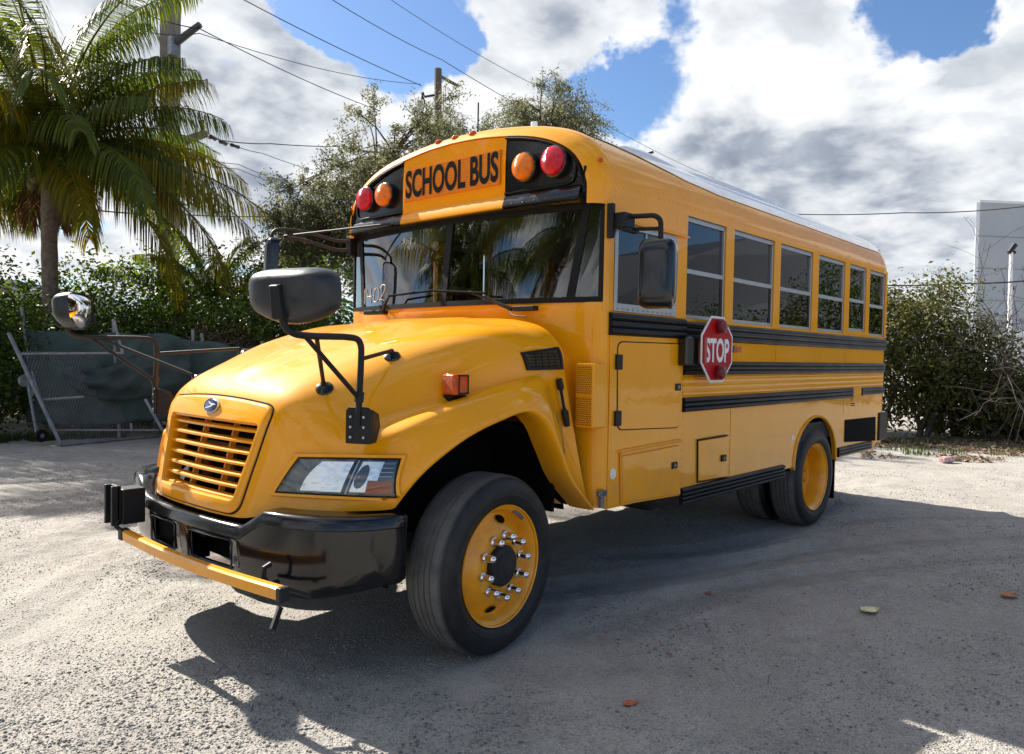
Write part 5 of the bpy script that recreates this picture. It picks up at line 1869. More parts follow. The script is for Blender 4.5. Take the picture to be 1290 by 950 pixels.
base = t.mix(t.maprange(vor.outputs['Distance'], .25, .45, .75, .15), base, t.mix(1.0, base, st_c, 'MULTIPLY'))
ra = t.new('ShaderNodeAttribute', attribute_name='rut').outputs['Fac']
base = t.mix(t.math('MULTIPLY', ra, t.maprange(n_mid, .3, .7, .20, .55)), base, (.20, .19, .175))
t.set(b, 'Base Color', base)
b.inputs['Roughness'].default_value = .92
b.inputs['Specular IOR Level'].default_value = .25
hgt = t.math('ADD', t.math('MULTIPLY', n_fine, .014), t.math('MULTIPLY', n_grit, .0055))
hgt = t.math('ADD', hgt, t.math('MULTIPLY', t.maprange(vor.outputs['Distance'], .0, .5, 1, 0), .004))
hgt = t.math('ADD', hgt, t.math('MULTIPLY', t.math('MULTIPLY', t.maprange(vor2.outputs['Distance'], .0, .35, 1, 0), t.maprange(n_mid, .45, .65)), .010))
bp_ = t.new('ShaderNodeBump', {'Height': hgt, 'Strength': 1.0, 'Distance': 1.0})
t.set(b, 'Normal', bp_.outputs[0])
ground = np_mesh('ground', np.stack([GX, GY, GZ], -1).reshape(-1, 3), fc, gm, smooth=True)
rut = ground.data.attributes.new('rut', 'FLOAT', 'POINT')
rut.data.foreach_set('value', np.clip(rut_depth(GX, GY), 0, 1).astype(np.float32).ravel())
tag(ground, 'pale crushed limestone yard with wheel ruts', kind='structure')

# loose stones: fine grit everywhere near the camera, coarser stones gathered in drifts
octv = np.array([(1, 0, 0), (0, 1, 0), (-1, 0, 0), (0, -1, 0), (0, 0, .8), (0, 0, -.8)])
octf = np.array([(0, 1, 4), (1, 2, 4), (2, 3, 4), (3, 0, 4), (1, 0, 5), (2, 1, 5), (3, 2, 5), (0, 3, 5)])


def scatter_stones(n, near, far, power, mask_cut, smin, smax, spow, flatk, sink, label, stops, name):
    rr = near + (far - near) * rng.random(n) ** power
    aa = np.radians(48) + np.radians(39) * (2 * rng.random(n) - 1)
    x, y = CAM.x + rr * np.sin(aa), CAM.y + rr * np.cos(aa)
    m_ = .55 * lattice_noise(x, y, .75, 21) + .30 * lattice_noise(x, y, .26, 22) + .15 * lattice_noise(x, y, .1, 23)
    keep = m_ + .10 * rng.normal(size=n) > mask_cut
    keep &= ~((np.abs(x + .885) < .5) & (np.abs(np.abs(y) - 1.33) < .16))
    x, y, m_ = x[keep], y[keep], m_[keep]
    k = len(x)
    size = smin + (smax - smin) * rng.random(k) ** spow
    jit = 1 + .55 * (rng.random((k, 6, 3)) - .5)
    th = rng.random(k) * 6.28
    vv_ = octv[None] * jit * size[:, None, None]
    c_, s_ = np.cos(th)[:, None], np.sin(th)[:, None]
    vx = vv_[..., 0] * c_ - vv_[..., 1] * s_ * .75
    vy = vv_[..., 0] * s_ + vv_[..., 1] * c_ * .75
    z = ground_z(x, y) + size * sink
    V = np.stack([vx + x[:, None], vy + y[:, None], vv_[..., 2] * flatk + z[:, None]], -1).reshape(-1, 3)
    F = (octf[None] + (np.arange(k) * 6)[:, None, None]).reshape(-1, 3)
    o = np_mesh(name, V, F, leaf_mat(name + '_stone', stops, 0.0, .9))
    tag(o, label, kind='stuff')


scatter_stones(170000, 2.0, 9.0, 1.25, .38, .0028, .0075, 2.2, .62, .25, 'fine limestone grit over the yard', [(0, (.20, .19, .175)), (.5, (.37, .35, .315)), (1, (.58, .56, .52))], 'grit')
scatter_stones(60000, 2.2, 13.0, 1.4, .575, .005, .0125, 2.6, .60, .25, 'drifts of coarser gravel over the yard', [(0, (.10, .096, .09)), (.5, (.24, .23, .21)), (1, (.46, .44, .40))], 'gravel')


# fallen leaves, each its own thing
def fallen_leaf(px, py, size_, color, label, rot, curl=.3, slim=.6):
    p_ = ground_at(px, py)
    z = float(ground_z(np.array([p_.x]), np.array([p_.y]))[0])
    rws_ = []
    for i in range(9):
        u = i / 8
        w = math.sin(math.pi * min(1, u * 1.02) ** .8) * slim * .5 + .01
        row = []
        for k in range(5):
            v_ = (k - 2) / 2
            x, y = (u - .5) * size_, v_ * w * size_
            zz = .006 + curl * size_ * (abs(v_) ** 2 * .22 + (u - .5) ** 2 * .5 + .03 * math.sin(7 * u + 3 * v_))
            row.append(Vector((p_.x + x * math.cos(rot) - y * math.sin(rot), p_.y + x * math.sin(rot) + y * math.cos(rot), z + zz)))
        rws_.append(row)
    m_ = mat('fallen_leaf_' + color[0], color[1], .7, var=.3, var_scale=60)
    o = MB().grid(rws_).build('fallen_leaf', m_, smooth=True, solid=.0008)
    return tag(o, label, 'leaf', 'leaves dropped on the gravel')


RUST, TAN, BRN = ('rust', (.50, .13, .055)), ('tan', (.78, .70, .42)), ('brown', (.48, .21, .09))
fallen_leaf(1096, 771, .125, TAN, 'pale tan fallen leaf on the shaded gravel, the lightest of the leaves', R_(-35), .5, .8)
fallen_leaf(1271, 752, .120, BRN, 'curled brown fallen leaf nearest the right edge of the gravel', R_(-30), .5, .75)
fallen_leaf(794, 890, .075, RUST, 'rust red fallen leaf lying alone nearest the camera on shaded gravel', R_(-30), .3, .6)
fallen_leaf(763, 795, .030, RUST, 'tiny reddish leaf scrap on the gravel beside the front wheel', R_(-20), .3, .6)
fallen_leaf(893, 744, .080, ('dull_red', (.34, .12, .08)), 'dull red flat leaf on the gravel below the bus side, halfway to the rear wheel', R_(10), .1, .5)
fallen_leaf(845, 825, .030, RUST, 'small reddish leaf fragment on shaded gravel between rust leaf and bus', R_(20), .3, .6)

# crumpled packet near the hedge
p_ = ground_at(1193, 583)
mbp = MB()
mbp.ellipsoid((p_.x, p_.y, .05), (.13, -.06, 0), (.03, .06, 0), (0, 0, .05), 10, 7, .7, .7)
pk = mbp.build('crumpled_packet', mat('red_packet_foil', (.42, .05, .07), .4, two=(.70, .66, .62), var_scale=16, bump=.01, bump_scale=30), smooth=True)
tag(pk, 'crumpled red and white packet on the ground in front of the hedge', 'litter')


# ------------------------------------------------------------------ foliage
def leaf_cards(centres, normals, size, slim, rg, curl=.25):
    """one folded diamond leaf (two triangles' worth of quad) per centre"""
    n = len(centres)
    a = rg.normal(size=(n, 3)); a /= np.linalg.norm(a, axis=1)[:, None]
    nn_ = normals + .75 * rg.normal(size=(n, 3)); nn_ /= np.linalg.norm(nn_, axis=1)[:, None]
    u = np.cross(a, nn_); u /= np.linalg.norm(u, axis=1)[:, None]
    w = np.cross(nn_, u)
    s = (size * (.6 + .8 * rg.random(n)))[:, None]
    p0 = centres - u * s * .5
    p1 = centres + w * s * slim * .5 + nn_ * s * curl * .3
    p2 = centres + u * s * .5 - nn_ * s * curl * .3
    p3 = centres - w * s * slim * .5 + nn_ * s * curl * .3
    V_ = np.stack([p0, p1, p2, p3], 1).reshape(-1, 3)
    F_ = np.arange(n * 4).reshape(n, 4)
    return V_, F_


def blob_leaves(rg, centre, radii, nclump, per, size, slim=.55, clump=.34, floor=.05, droop=0.0, shell=.55):
    """leaf clumps spread through an ellipsoid, denser to the outside, uneven in outline"""
    d = rg.normal(size=(nclump, 3)); d /= np.linalg.norm(d, axis=1)[:, None]
    r = (shell + (1 - shell) * rg.random(nclump)) * (.82 + .36 * rg.random(nclump))
    C_ = np.array(centre) + d * r[:, None] * np.array(radii)
    C_[:, 2] = np.maximum(C_[:, 2], floor + .1)
    cs, ns = [], []
    for c, dd in zip(C_, d):
        k = int(per * (.5 + rg.random()))
        q = rg.normal(size=(k, 3)) * np.array([clump, clump, clump * .8]) * (.55 + .9 * rg.random())
        q[:, 2] -= droop * np.abs(q[:, 0]) * .4
        cs.append(c + q)
        ns.append(np.tile(dd * .6 + np.array([0, 0, .6]), (k, 1)))
    cs = np.concatenate(cs); ns = np.concatenate(ns)
    ok = cs[:, 2] > floor
    return leaf_cards(cs[ok], ns[ok], size, slim, rg)


def shrub(name, label, loc, radii, nclump, per, size, m_, seed, group=None, slim=.55, clump=.30, cat='shrub', stems=7, shell=.5):
    rg = np.random.default_rng(seed)
    t_ = thing(name, label, cat, loc, group)
    c = (loc[0], loc[1], loc[2] + radii[2] * .98)
    V_, F_ = blob_leaves(rg, c, radii, nclump, per, size, slim, clump, loc[2] + .03, shell=shell)
    np_mesh('foliage', V_, F_, m_, t_)
    mb_ = MB()
    for k in range(stems):
        a = rg.random() * 6.28
        e = Vector((loc[0] + radii[0] * .7 * math.cos(a), loc[1] + radii[1] * .7 * math.sin(a), loc[2] + radii[2] * (1.0 + .7 * rg.random())))
        b_ = Vector((loc[0] + .3 * radii[0] * (rg.random() - .5), loc[1] + .3 * radii[1] * (rg.random() - .5), loc[2] - .05))
        mid_ = b_.lerp(e, .5) + Vector((rg.normal() * .1, rg.normal() * .1, .1))
        mb_.tube([b_, mid_, e], [.035, .022, .008], 6)
    mb_.build('stem', bark, t_)
    return t_


def gpos(px, depth, z=0.0):
    """ground point below a column of the photograph, a given distance away"""
    q = at(px, 450, depth)
    return (q.x, q.y, z)


# hedge behind the fence and bus, from left to right
L = [
    (-150, 14.6, 2.2, 1.2, 1.30, hedge_green, 'dense dark green hedge bush running off the left edge behind the fence'),
    (-20, 12.8, 1.5, 1.0, 1.18, hedge_green, 'dark green hedge bush left of the chain-link fence, in front of the palm trunk'),
    (70, 15.0, 1.5, 1.0, 1.28, hedge_green, 'dark hedge bush at the foot of the big coconut palm'),
    (150, 14.6, 1.4, 1.0, 1.32, hedge_green, 'dark green hedge bush behind the middle of the torn windscreen'),
    (235, 14.7, 1.4, 1.0, 1.30, hedge_green, 'dark hedge bush under the drooping yellow palm frond'),
    (330, 14.6, 1.5, 1.0, 1.38, hedge_green, 'dark green hedge bush left of the round black mirror'),
    (415, 14.4, 1.4, 1.1, 1.55, hedge_green, 'dark glossy hedge bush just left of the bus windshield'),
    (520, 15.2, 1.8, 1.1, 1.4, hedge_green, 'dark hedge bush hidden mostly behind the bus cab'),
    (700, 15.5, 2.2, 1.2, 1.3, hedge_green, 'dark hedge bush behind the middle of the bus'),
    (880, 16.0, 2.4, 1.2, 1.3, hedge_olive, 'olive hedge bush behind the rear of the bus'),
]
for i, (px, dep, rx, ry_, rz_, m_, lab) in enumerate(L):
    shrub('hedge_bush', lab, gpos(px, dep), (rx, ry_, rz_), 120, 75, .085, m_, 100 + i, 'hedge bushes along the back of the yard', cat='bush', clump=.24)
# second, taller and lighter row showing above the hedge
for i, (px, dep, rx, ry_, rz_, m_, lab) in enumerate([
    (20, 17.0, 1.5, 1.2, 1.75, bright_green, 'bright green bush peeking over the hedge at the far left'),
    (165, 17.5, 1.7, 1.3, 1.95, bright_green, 'bright green leafy bush behind the palm trunk, above the fence'),
    (255, 18.5, 1.8, 1.3, 1.9, hedge_green, 'taller green bush behind the small palm'),
    (345, 17.5, 1.6, 1.3, 1.9, bright_green, 'light green bush left of the black mirror shell, above the hedge'),
]):
    shrub('tall_bush', lab, gpos(px, dep), (rx, ry_, rz_), 130, 95, .10, m_, 140 + i, 'taller bushes behind the hedge', cat='bush', clump=.30)
# dry brush lying on top of the hedge
q = at(285, 425, 13.4)
rg = np.random.default_rng(5)
db = thing('dry_brush', 'heap of dry brown brush on the hedge above the windscreen', 'brush', (q.x, q.y, 0))
mbt = MB()
for k in range(70):
    a, e = rg.random() * 6.28, rg.random() * .9 + .1
    b_ = Vector((q.x + rg.normal() * .35, q.y + rg.normal() * .2, 1.3 + .3 * rg.random()))
    d_ = Vector((math.cos(a) * .7, math.sin(a) * .4, e * .6)) * (.4 + .5 * rg.random())
    mbt.tube([b_, b_ + d_ * .5 + Vector((0, 0, .04)), b_ + d_ + Vector((rg.normal() * .08, 0, -.05))], [.012, .008, .004], 5)
mbt.build('twig', dead_twig, db)
V_, F_ = blob_leaves(rg, (q.x, q.y, 1.55), (.75, .45, .40), 40, 26, .07, .4, .22, 1.0)
np_mesh('dry_leaves', V_, F_, brown_twig_leaf, db)

# right-hand hedge
Rr = [
    (1105, 16.3, 1.35, 1.2, 1.62, hedge_olive, 'tall olive green hedge bush right behind the rear corner of the bus'),
    (1165, 15.6, 1.15, 1.0, 1.72, hedge_olive, 'tall dark green hedge bush, the highest one right of the bus'),
    (1212, 15.9, .85, .9, 1.30, hedge_olive, 'olive bush with yellow leaves between the tall hedge and the bare shrub'),
    (1262, 15.6, 1.1, .8, .62, hedge_olive, 'low dark bush under the bare twiggy shrub'),
    (1345, 15.4, 1.4, .9, .75, hedge_olive, 'low olive bush at the right edge of the photo'),
]
for i, (px, dep, rx, ry_, rz_, m_, lab) in enumerate(Rr):
    shrub('hedge_bush', lab, gpos(px, dep), (rx, ry_, rz_), 120, 80, .085, m_, 200 + i, 'hedge bushes right of the bus', cat='bush', clump=.24, stems=9)
# soft yellow-green weed tops over the right hedge
V_, F_ = None, None
sh = shrub('feathery_bush', 'feathery yellow green bush topping the hedge right of the bus', gpos(1188, 16.6), (.95, .7, 1.78), 60, 60, .075, bright_green, 231, cat='bush', slim=.25, clump=.22)


def branchy(mb_, rg, p0, d, length, r, depth, tips, spread=.55, up=.12, minr=.004, segs=3, kids=(2, 4)):
    pts, q = [p0], p0.copy()
    dd = d.copy()
    for i in range(segs):
        dd = (dd + Vector(rg.normal(size=3)) * .22 + Vector((0, 0, up))).normalized()
        q = q + dd * (length / segs)
        pts.append(q.copy())
    mb_.tube(pts, [max(minr, r * (1 - .55 * i / segs)) for i in range(segs + 1)], 6 if depth > 1 else 4, False)
    if depth == 0:
        tips.append((q, dd))
        return
    for k in range(int(rg.integers(kids[0], kids[1] + 1))):
        nd = (dd + Vector(rg.normal(size=3)) * spread).normalized()
        t_ = .45 + .55 * rg.random()
        st = pts[1].lerp(pts[-1], t_)
        branchy(mb_, rg, st, nd, length * (.58 + .25 * rg.random()), max(minr, r * .5), depth - 1, tips, spread, up, minr, segs, kids)


# bare twiggy shrub at the right
for (px, dep, hgt_, seed, lab) in ((1245, 15.2, 1.65, 31, 'leafless grey twiggy shrub in front of the white trailer'), (1292, 15.0, 1.75, 32, 'bare tangled shrub at the right edge of the photo')):
    rg = np.random.default_rng(seed)
    loc = gpos(px, dep)
    bs = thing('bare_shrub', lab, 'shrub', loc, 'bare shrubs by the right edge')
    mb_, tips = MB(), []
    for k in range(9):
        a = rg.random() * 6.28
        branchy(mb_, rg, Vector(loc) + Vector((rg.normal() * .18, rg.normal() * .15, 0)), Vector((.40 * math.cos(a), .40 * math.sin(a), 1)).normalized(), hgt_ * (.8 + .4 * rg.random()), .028, 3, tips, .85, -.02, .0045, 3, (2, 4))
    mb_.build('branch', dead_twig, bs)
    cs = np.array([tuple(q + Vector(rg.normal(size=3)) * .05) for q, d in tips if rg.random() < .35])
    V_, F_ = leaf_cards(cs, np.tile([0, 0, 1.], (len(cs), 1)), .05, .5, rg)
    np_mesh('dry_leaf', V_, F_, brown_twig_leaf, bs)

# leaf litter and weeds under the right hedge
rg = np.random.default_rng(77)
n = 9000
u = rg.random(n); v_ = rg.random(n) ** 1.4
a0, a1 = ground_at(1085, 553), ground_at(1420, 556)
c0, c1 = ground_at(1085, 577), ground_at(1420, 590)
bx = (a0.x * (1 - u) + a1.x * u) * (1 - v_) + (c0.x * (1 - u) + c1.x * u) * v_
by = (a0.y * (1 - u) + a1.y * u) * (1 - v_) + (c0.y * (1 - u) + c1.y * u) * v_
kp = lattice_noise(bx, by, .6, 9) > .25 + .4 * v_ * rg.random(n)
bx, by = bx[kp], by[kp]
cs = np.stack([bx, by, ground_z(bx, by) + .012 + .03 * rg.random(len(bx))], -1)
V_, F_ = leaf_cards(cs, np.tile([0, 0, 1.6], (len(cs), 1)), .075, .6, rg)
tag(np_mesh('leaf_litter', V_, F_, litter_m), 'brown leaf litter under the hedge', kind='stuff')


def grass_blades(name, centres, h, seed, label):
    rg = np.random.default_rng(seed)
    n = len(centres)
    a = rg.random(n) * 6.28
    hh = h * (.4 + .9 * rg.random(n))
    dx, dy = np.cos(a), np.sin(a)
    w = .006 + .006 * rg.random(n)
    lean = .5 * hh * rg.random(n)
    c = np.asarray(centres)
    p0 = c + np.stack([-dy * w, dx * w, 0 * w], -1)
    p1 = c + np.stack([dy * w, -dx * w, 0 * w], -1)
    p2 = c + np.stack([dx * lean * .5 + dy * w * .6, dy * lean * .5 - dx * w * .6, hh * .65], -1)
    p3 = c + np.stack([dx * lean, dy * lean, hh], -1)
    V_ = np.stack([p0, p1, p2, p3], 1).reshape(-1, 3)
    o = np_mesh(name, V_, np.arange(n * 4).reshape(n, 4), grass_m)
    tag(o, label, kind='stuff')


g1 = []
rg = np.random.default_rng(3)
for (px0, py0, px1, py1, n, sp_w) in ((-40, 560, 215, 549, 2600, .30), (1150, 572, 1215, 574, 300, .35), (1205, 566, 1300, 575, 500, .5), (1100, 560, 1290, 560, 400, .5)):
    A, B_ = ground_at(px0, py0), ground_at(px1, py1)
    for k in range(n):
        q = A.lerp(B_, rg.random())
        x, y = q.x + rg.normal() * sp_w * .6, q.y + abs(rg.normal()) * sp_w
        g1.append((x, y, 0))
g1 = np.array(g1)
kp = lattice_noise(g1[:, 0], g1[:, 1], .35, 12) > .42
g1 = g1[kp]
g1[:, 2] = ground_z(g1[:, 0], g1[:, 1]) - .004
grass_blades('grass', g1, .12, 8, 'tufts of weedy grass along the fence and hedge')


# ------------------------------------------------------------------ palms
def palm(label, loc, height, nfr, flen, seed, trunk_r=.15, lean=(0, 0), extra=(), dry=4, group=None, green=None, name='coconut_palm', leaflet=.80, lw=.0130):
    rg = np.random.default_rng(seed)
    t_ = thing(name, label, 'palm tree', loc, group)
    base_, top = Vector(loc), Vector((loc[0] + lean[0], loc[1] + lean[1], loc[2] + height))
    pth, rad = [], []
    for i in range(25):
        u_ = i / 24
        q_ = base_.lerp(top, u_) + Vector((lean[0], lean[1], 0)) * (.35 * math.sin(math.pi * u_))
        pth.append(q_); rad.append(trunk_r * (1.55 - .55 * min(1, u_ * 5) - .12 * u_) * (1 + .05 * (i % 2)))
    MB().tube([base_ - Vector((0, 0, .1))] + pth, [rad[0]] + rad, 14).build('trunk', palm_bark, t_, smooth=True, angle=180)
    mb_ = MB()
    for k in range(14):      # old leaf bases and fibre at the crown
        a = rg.random() * 6.28
        o_ = Vector((math.cos(a), math.sin(a), 0))
        p_ = top + Vector((0, 0, -.55 + .5 * rg.random()))
        mb_.tube([p_ + o_ * trunk_r * .6, p_ + o_ * (trunk_r + .12) + Vector((0, 0, .16)), p_ + o_ * (trunk_r + .26) + Vector((0, 0, .05 - .25 * rg.random()))], [.06, .045, .012], 6)
    mb_.build('leaf_base', palm_brown, t_)
    mb_ = MB()
    for k in range(9):
        a = rg.random() * 6.28
        p_ = top + Vector((math.cos(a) * .28, math.sin(a) * .28, -.42 - .25 * rg.random()))
        mb_.ellipsoid(p_, (.10, 0, 0), (0, .10, 0), (0, 0, .125), 10, 8)
    mb_.build('coconut', mat('green_brown_husk', (.16, .11, .035), .6, two=(.07, .08, .02), var_scale=4), t_, smooth=True)
    specs = []
    for k in range(nfr):
        u_ = (k + .5) / nfr
        az = 2.399963 * k + rg.normal() * .15
        el = math.radians(84 - 92 * u_ + rg.normal() * 7)
        L_ = flen * (.72 + .36 * math.sin(math.pi * min(1, u_ * 1.1)) + .08 * rg.normal())
        specs.append((az, el, L_, 'y' if rg.random() < .34 and u_ > .3 else 'g', 1.0))
    for k in range(dry):
        specs.append((rg.random() * 6.28, math.radians(-22 - 40 * rg.random()), flen * (.30 + .22 * rg.random()), 'b', .8))
    for e in extra:
        specs.append(e)
    for (az, el, L_, kind, _) in specs:
        steps = 18
        q_ = top + Vector((math.cos(az) * .08, math.sin(az) * .08, .05))
        pts, dirs = [q_.copy()], []
        e = el
        yaw = az
        droop = math.radians(rg.uniform(42, 78)) if kind != 'b' else math.radians(60)
        for i in range(steps):
            e2 = e - droop * (i / steps) ** 1.35
            e2 = max(e2, math.radians(-82))
            d = Vector((math.cos(yaw) * math.cos(e2), math.sin(yaw) * math.cos(e2), math.sin(e2)))
            yaw += rg.normal() * .012
            dirs.append(d)
            q_ = q_ + d * (L_ / steps)
            pts.append(q_.copy())
        dirs.append(dirs[-1])
        Vs, Fs = [], []
        o_ = 0
        nl = int(96 * L_ / 3.6) + 16
        for sgn_ in (-1, 1):
            for k in range(nl):
                u_ = .14 + .86 * (k + rg.random() * .5) / nl
                f_ = min(u_ * steps, steps - 1e-3)
                i = int(f_)
                p_ = pts[i].lerp(pts[i + 1], f_ - i)
                d = dirs[i]
                side = d.cross(Vector((0, 0, 1)))
                side = side.normalized() if side.length > 1e-3 else Vector((1, 0, 0))
                upv = side.cross(d).normalized()
                ll = leaflet * (.45 + .75 * math.sin(math.pi * (u_ * .86 + .10))) * (.85 + .3 * rg.random())
                if kind == 'b':
                    ll *= .75
                fwd = .35 + .55 * u_
                ld_ = (side * sgn_ * 1.0 + d * fwd + upv * (.38 + .12 * rg.normal())).normalized()
                # gravity pulls the leaflet down along its length
                g1_ = (ld_ + Vector((0, 0, -.42 - .35 * rg.random()))).normalized()
                g2_ = (g1_ + Vector((0, 0, -1.1 - .7 * rg.random()))).normalized()
                g3_ = (g2_ + Vector((0, 0, -.7))).normalized()
                a_ = p_
                b1_ = a_ + g1_ * ll * .36
                c1_ = b1_ + g2_ * ll * .36
                e1_ = c1_ + g3_ * ll * .28
                wv = d.cross(ld_).normalized().cross(ld_).normalized()
                w_ = lw * (.8 + .5 * rg.random())
                Vs += [a_ - wv * w_ * .5, a_ + wv * w_ * .5, b1_ - wv * w_, b1_ + wv * w_, c1_ - wv * w_ * .8, c1_ + wv * w_ * .8, e1_ - wv * w_ * .08, e1_ + wv * w_ * .08]
                Fs += [(o_, o_ + 1, o_ + 3, o_ + 2), (o_ + 2, o_ + 3, o_ + 5, o_ + 4), (o_ + 4, o_ + 5, o_ + 7, o_ + 6)]
                o_ += 8
        m_ = {'g': green or palm_green, 'y': palm_yellow, 'b': palm_brown}[kind]
        fr_ = np_mesh('frond', [tuple(q2) for q2 in Vs], Fs, m_, t_)
        mb_ = MB()
        mb_.tube(pts, [.030 * (1 - .88 * i / steps) + .003 for i in range(steps + 1)], 5)
        mb_.build('midrib', palm_brown if kind == 'b' else palm_yellow, fr_)
    return t_


def az_to(px):
    """compass direction on the ground that runs across the picture towards a column (0 = straight away)"""
    return px


# directions in the picture: along CR is to the right, along CD away
azR = math.atan2(CR.y, CR.x)
azA = math.atan2(CD.y, CD.x)
# big coconut palm behind the fence; extra fronds are the ones that stand out in the photo
pb = at(72, 430, 14.3)
ct = at(62, 190, 14.5)
palm('tall coconut palm behind the torn fence, brown dead fronds under its crown', (pb.x, pb.y, 0), ct.z - .05, 38, 3.4, 3, .150, (ct.x - pb.x, ct.y - pb.y),
     extra=[(azR + .05, R_(38), 3.4, 'g', 1), (azR - .25, R_(2), 4.2, 'y', 1), (azR + .35, R_(62), 3.3, 'g', 1), (azR - .6, R_(5), 3.9, 'g', 1), (azR + .2, R_(-2), 4.1, 'y', 1), (azR + .9, R_(20), 3.6, 'g', 1),
            (azR - 1.1, R_(25), 3.4, 'g', 1), (azR + 3.0, R_(30), 3.4, 'g', 1), (azR + 1.6, R_(60), 3.4, 'g', 1), (azR + .6, R_(80), 4.7, 'g', 1), (azR + 2.4, R_(76), 4.7, 'g', 1), (azR - 1.4, R_(70), 4.5, 'g', 1), (azR + 3.6, R_(58), 4.3, 'y', 1), (azR - .4, R_(72), 4.2, 'g', 1), (azR - .1, R_(-8), 4.6, 'y', 1), (azR + .5, R_(8), 4.4, 'y', 1), (azR - .15, R_(-22), 4.3, 'y', 1)], dry=3)
# its neighbours: one off the left edge whose fronds reach in, one small palm further back
palm('coconut palm off the left edge, only its yellow frond tips reaching in', tuple(gpos(-150, 16.5)), 4.7, 26, 3.3, 9, .15, (.1, -.2), extra=[(azR, R_(18), 3.4, 'y', 1), (azR + .25, R_(28), 3.3, 'y', 1), (azR - .3, R_(10), 3.2, 'y', 1)], dry=3, group='palms left of the yard')
palm('small dark palm with arching fronds, in front of the tree left of the bus', tuple(gpos(268, 18.0)), 2.5, 20, 2.6, 21, .13, (0, 0), dry=2, name='small_palm', leaflet=.5)
palm('tall coconut palm standing left of the yard outside the frame', (-7.6, 7.0, 0), 4.6, 26, 3.6, 14, .15, (.2, .1), dry=3, group='palms left of the yard')
palm('coconut palm further left outside the frame', (-11.5, 3.2, 0), 5.2, 24, 3.6, 17, .15, (.3, .1), dry=3, group='palms left of the yard')
shrub('hedge_bush', 'dark hedge bush left of the yard, outside the frame', (-9.5, 9.0, 0), (3.0, 1.8, 1.7), 110, 60, .14, hedge_green, 301, 'hedge bushes left of the yard', cat='bush', clump=.4)
shrub('hedge_bush', 'dark hedge bush beyond the left palms, outside the frame', (-13.5, 6.5, 0), (3.0, 2.2, 2.0), 110, 60, .16, hedge_green, 302, 'hedge bushes left of the yard', cat='bush', clump=.4)


# ------------------------------------------------------------------ the fine-leaved tree behind the bus
def tree(label, loc, crown_c, radii, seed, m_, nclus, per, leaf, trunk_r=.2, group=None, name='broadleaf_tree', cl=.30):
    """trunk, limbs bending out to leaf sprays that fill an uneven crown"""
    rg = np.random.default_rng(seed)
    t_ = thing(name, label, 'tree', loc, group)
    base_, cc = Vector(loc), Vector(crown_c)
    fork = base_.lerp(Vector((cc.x, cc.y, cc.z - radii[2] * .75)), .95)
    mb_ = MB()
    mb_.tube([base_ - Vector((0, 0, .1)), base_.lerp(fork, .5) + Vector((.08, -.05, 0)), fork], [trunk_r * 1.25, trunk_r, trunk_r * .8], 10)
    limbs = []
    for k in range(9):
        a = 2 * math.pi * k / 9 + rg.normal() * .25
        e = Vector((cc.x + radii[0] * .55 * math.cos(a), cc.y + radii[1] * .55 * math.sin(a), cc.z + radii[2] * (.05 + .45 * rg.random())))
        mid_ = fork.lerp(e, .5) + Vector((rg.normal() * .15, rg.normal() * .15, .15))
        pts = [Vector(q) for q in cr_spline([tuple(fork), tuple(mid_), tuple(e)], 5)]
        mb_.tube(pts, [trunk_r * (.55 - .42 * q / 10) for q in range(len(pts))], 7, False)
        limbs += pts[2:]
    cs, ns = [], []
    for k in range(nclus):
        d = Vector(rg.normal(size=3)).normalized()
        if d.z < -.55:
            d.z *= -.4
        r = (.30 + .70 * rg.random() ** .6) * (.80 + .40 * rg.random())
        c = cc + Vector((d.x * radii[0], d.y * radii[1], d.z * radii[2])) * r
        j_ = min(range(len(limbs)), key=lambda q: (limbs[q] - c).length)
        p0 = limbs[j_]
        mid_ = p0.lerp(c, .5) + Vector((0, 0, .12 + .1 * rg.random()))
        mb_.tube([p0, mid_, c], [.028, .017, .008], 5, False)
        out_d = (c - p0).normalized()
        for q in range(int(5 + 4 * rg.random())):      # sprays leaving the twig's end
            sd = (out_d * .6 + Vector(rg.normal(size=3)) * .75 + Vector((0, 0, .15))).normalized()
            L_ = cl * (1.2 + 1.6 * rg.random())
            e = c + sd * L_ + Vector((0, 0, -.25 * L_))
            m2 = c + sd * L_ * .5
            mb_.tube([c, m2, e], [.008, .006, .003], 3, False)
            n_ = int(per / 7 * (.5 + rg.random()))
            u_ = rg.random(n_)[:, None]
            A_, M_, E_ = np.array(c), np.array(m2), np.array(e)
            pos = (1 - u_) ** 2 * A_ + 2 * u_ * (1 - u_) * M_ + u_ ** 2 * E_
            pos = pos + rg.normal(size=(n_, 3)) * (.035 + .10 * cl)
            cs.append(pos)
            ns.append(np.tile([0, 0, .6], (n_, 1)))
    mb_.build('trunk', bark, t_, weld=False)
    cs, ns = np.concatenate(cs), np.concatenate(ns)
    V_, F_ = leaf_cards(cs, ns, leaf, .40, rg)
    np_mesh('crown', V_, F_, m_, t_)
    return t_


def crown_at(px, py, dep):
    return tuple(at(px, py, dep))


tree('wide airy tree with small grey green leaves rising behind the bus cab', tuple(gpos(555, 19.0)), crown_at(562, 278, 19.0), (3.5, 2.7, 2.60), 4, tree_leaf, 360, 420, .075, .22, cl=.34)
tree('lower grey green tree behind the front mirrors, left of the bus windshield', tuple(gpos(405, 18.2)), crown_at(408, 318, 18.2), (1.5, 1.4, 1.5), 8, tree_leaf, 90, 420, .075, .14, cl=.28)
tree('thin feathery tree whose top shows just above the bus roof', tuple(gpos(700, 21.0)), crown_at(695, 190, 21.0), (1.9, 1.2, 1.65), 12, tree_leaf, 100, 330, .075, .14, cl=.34)

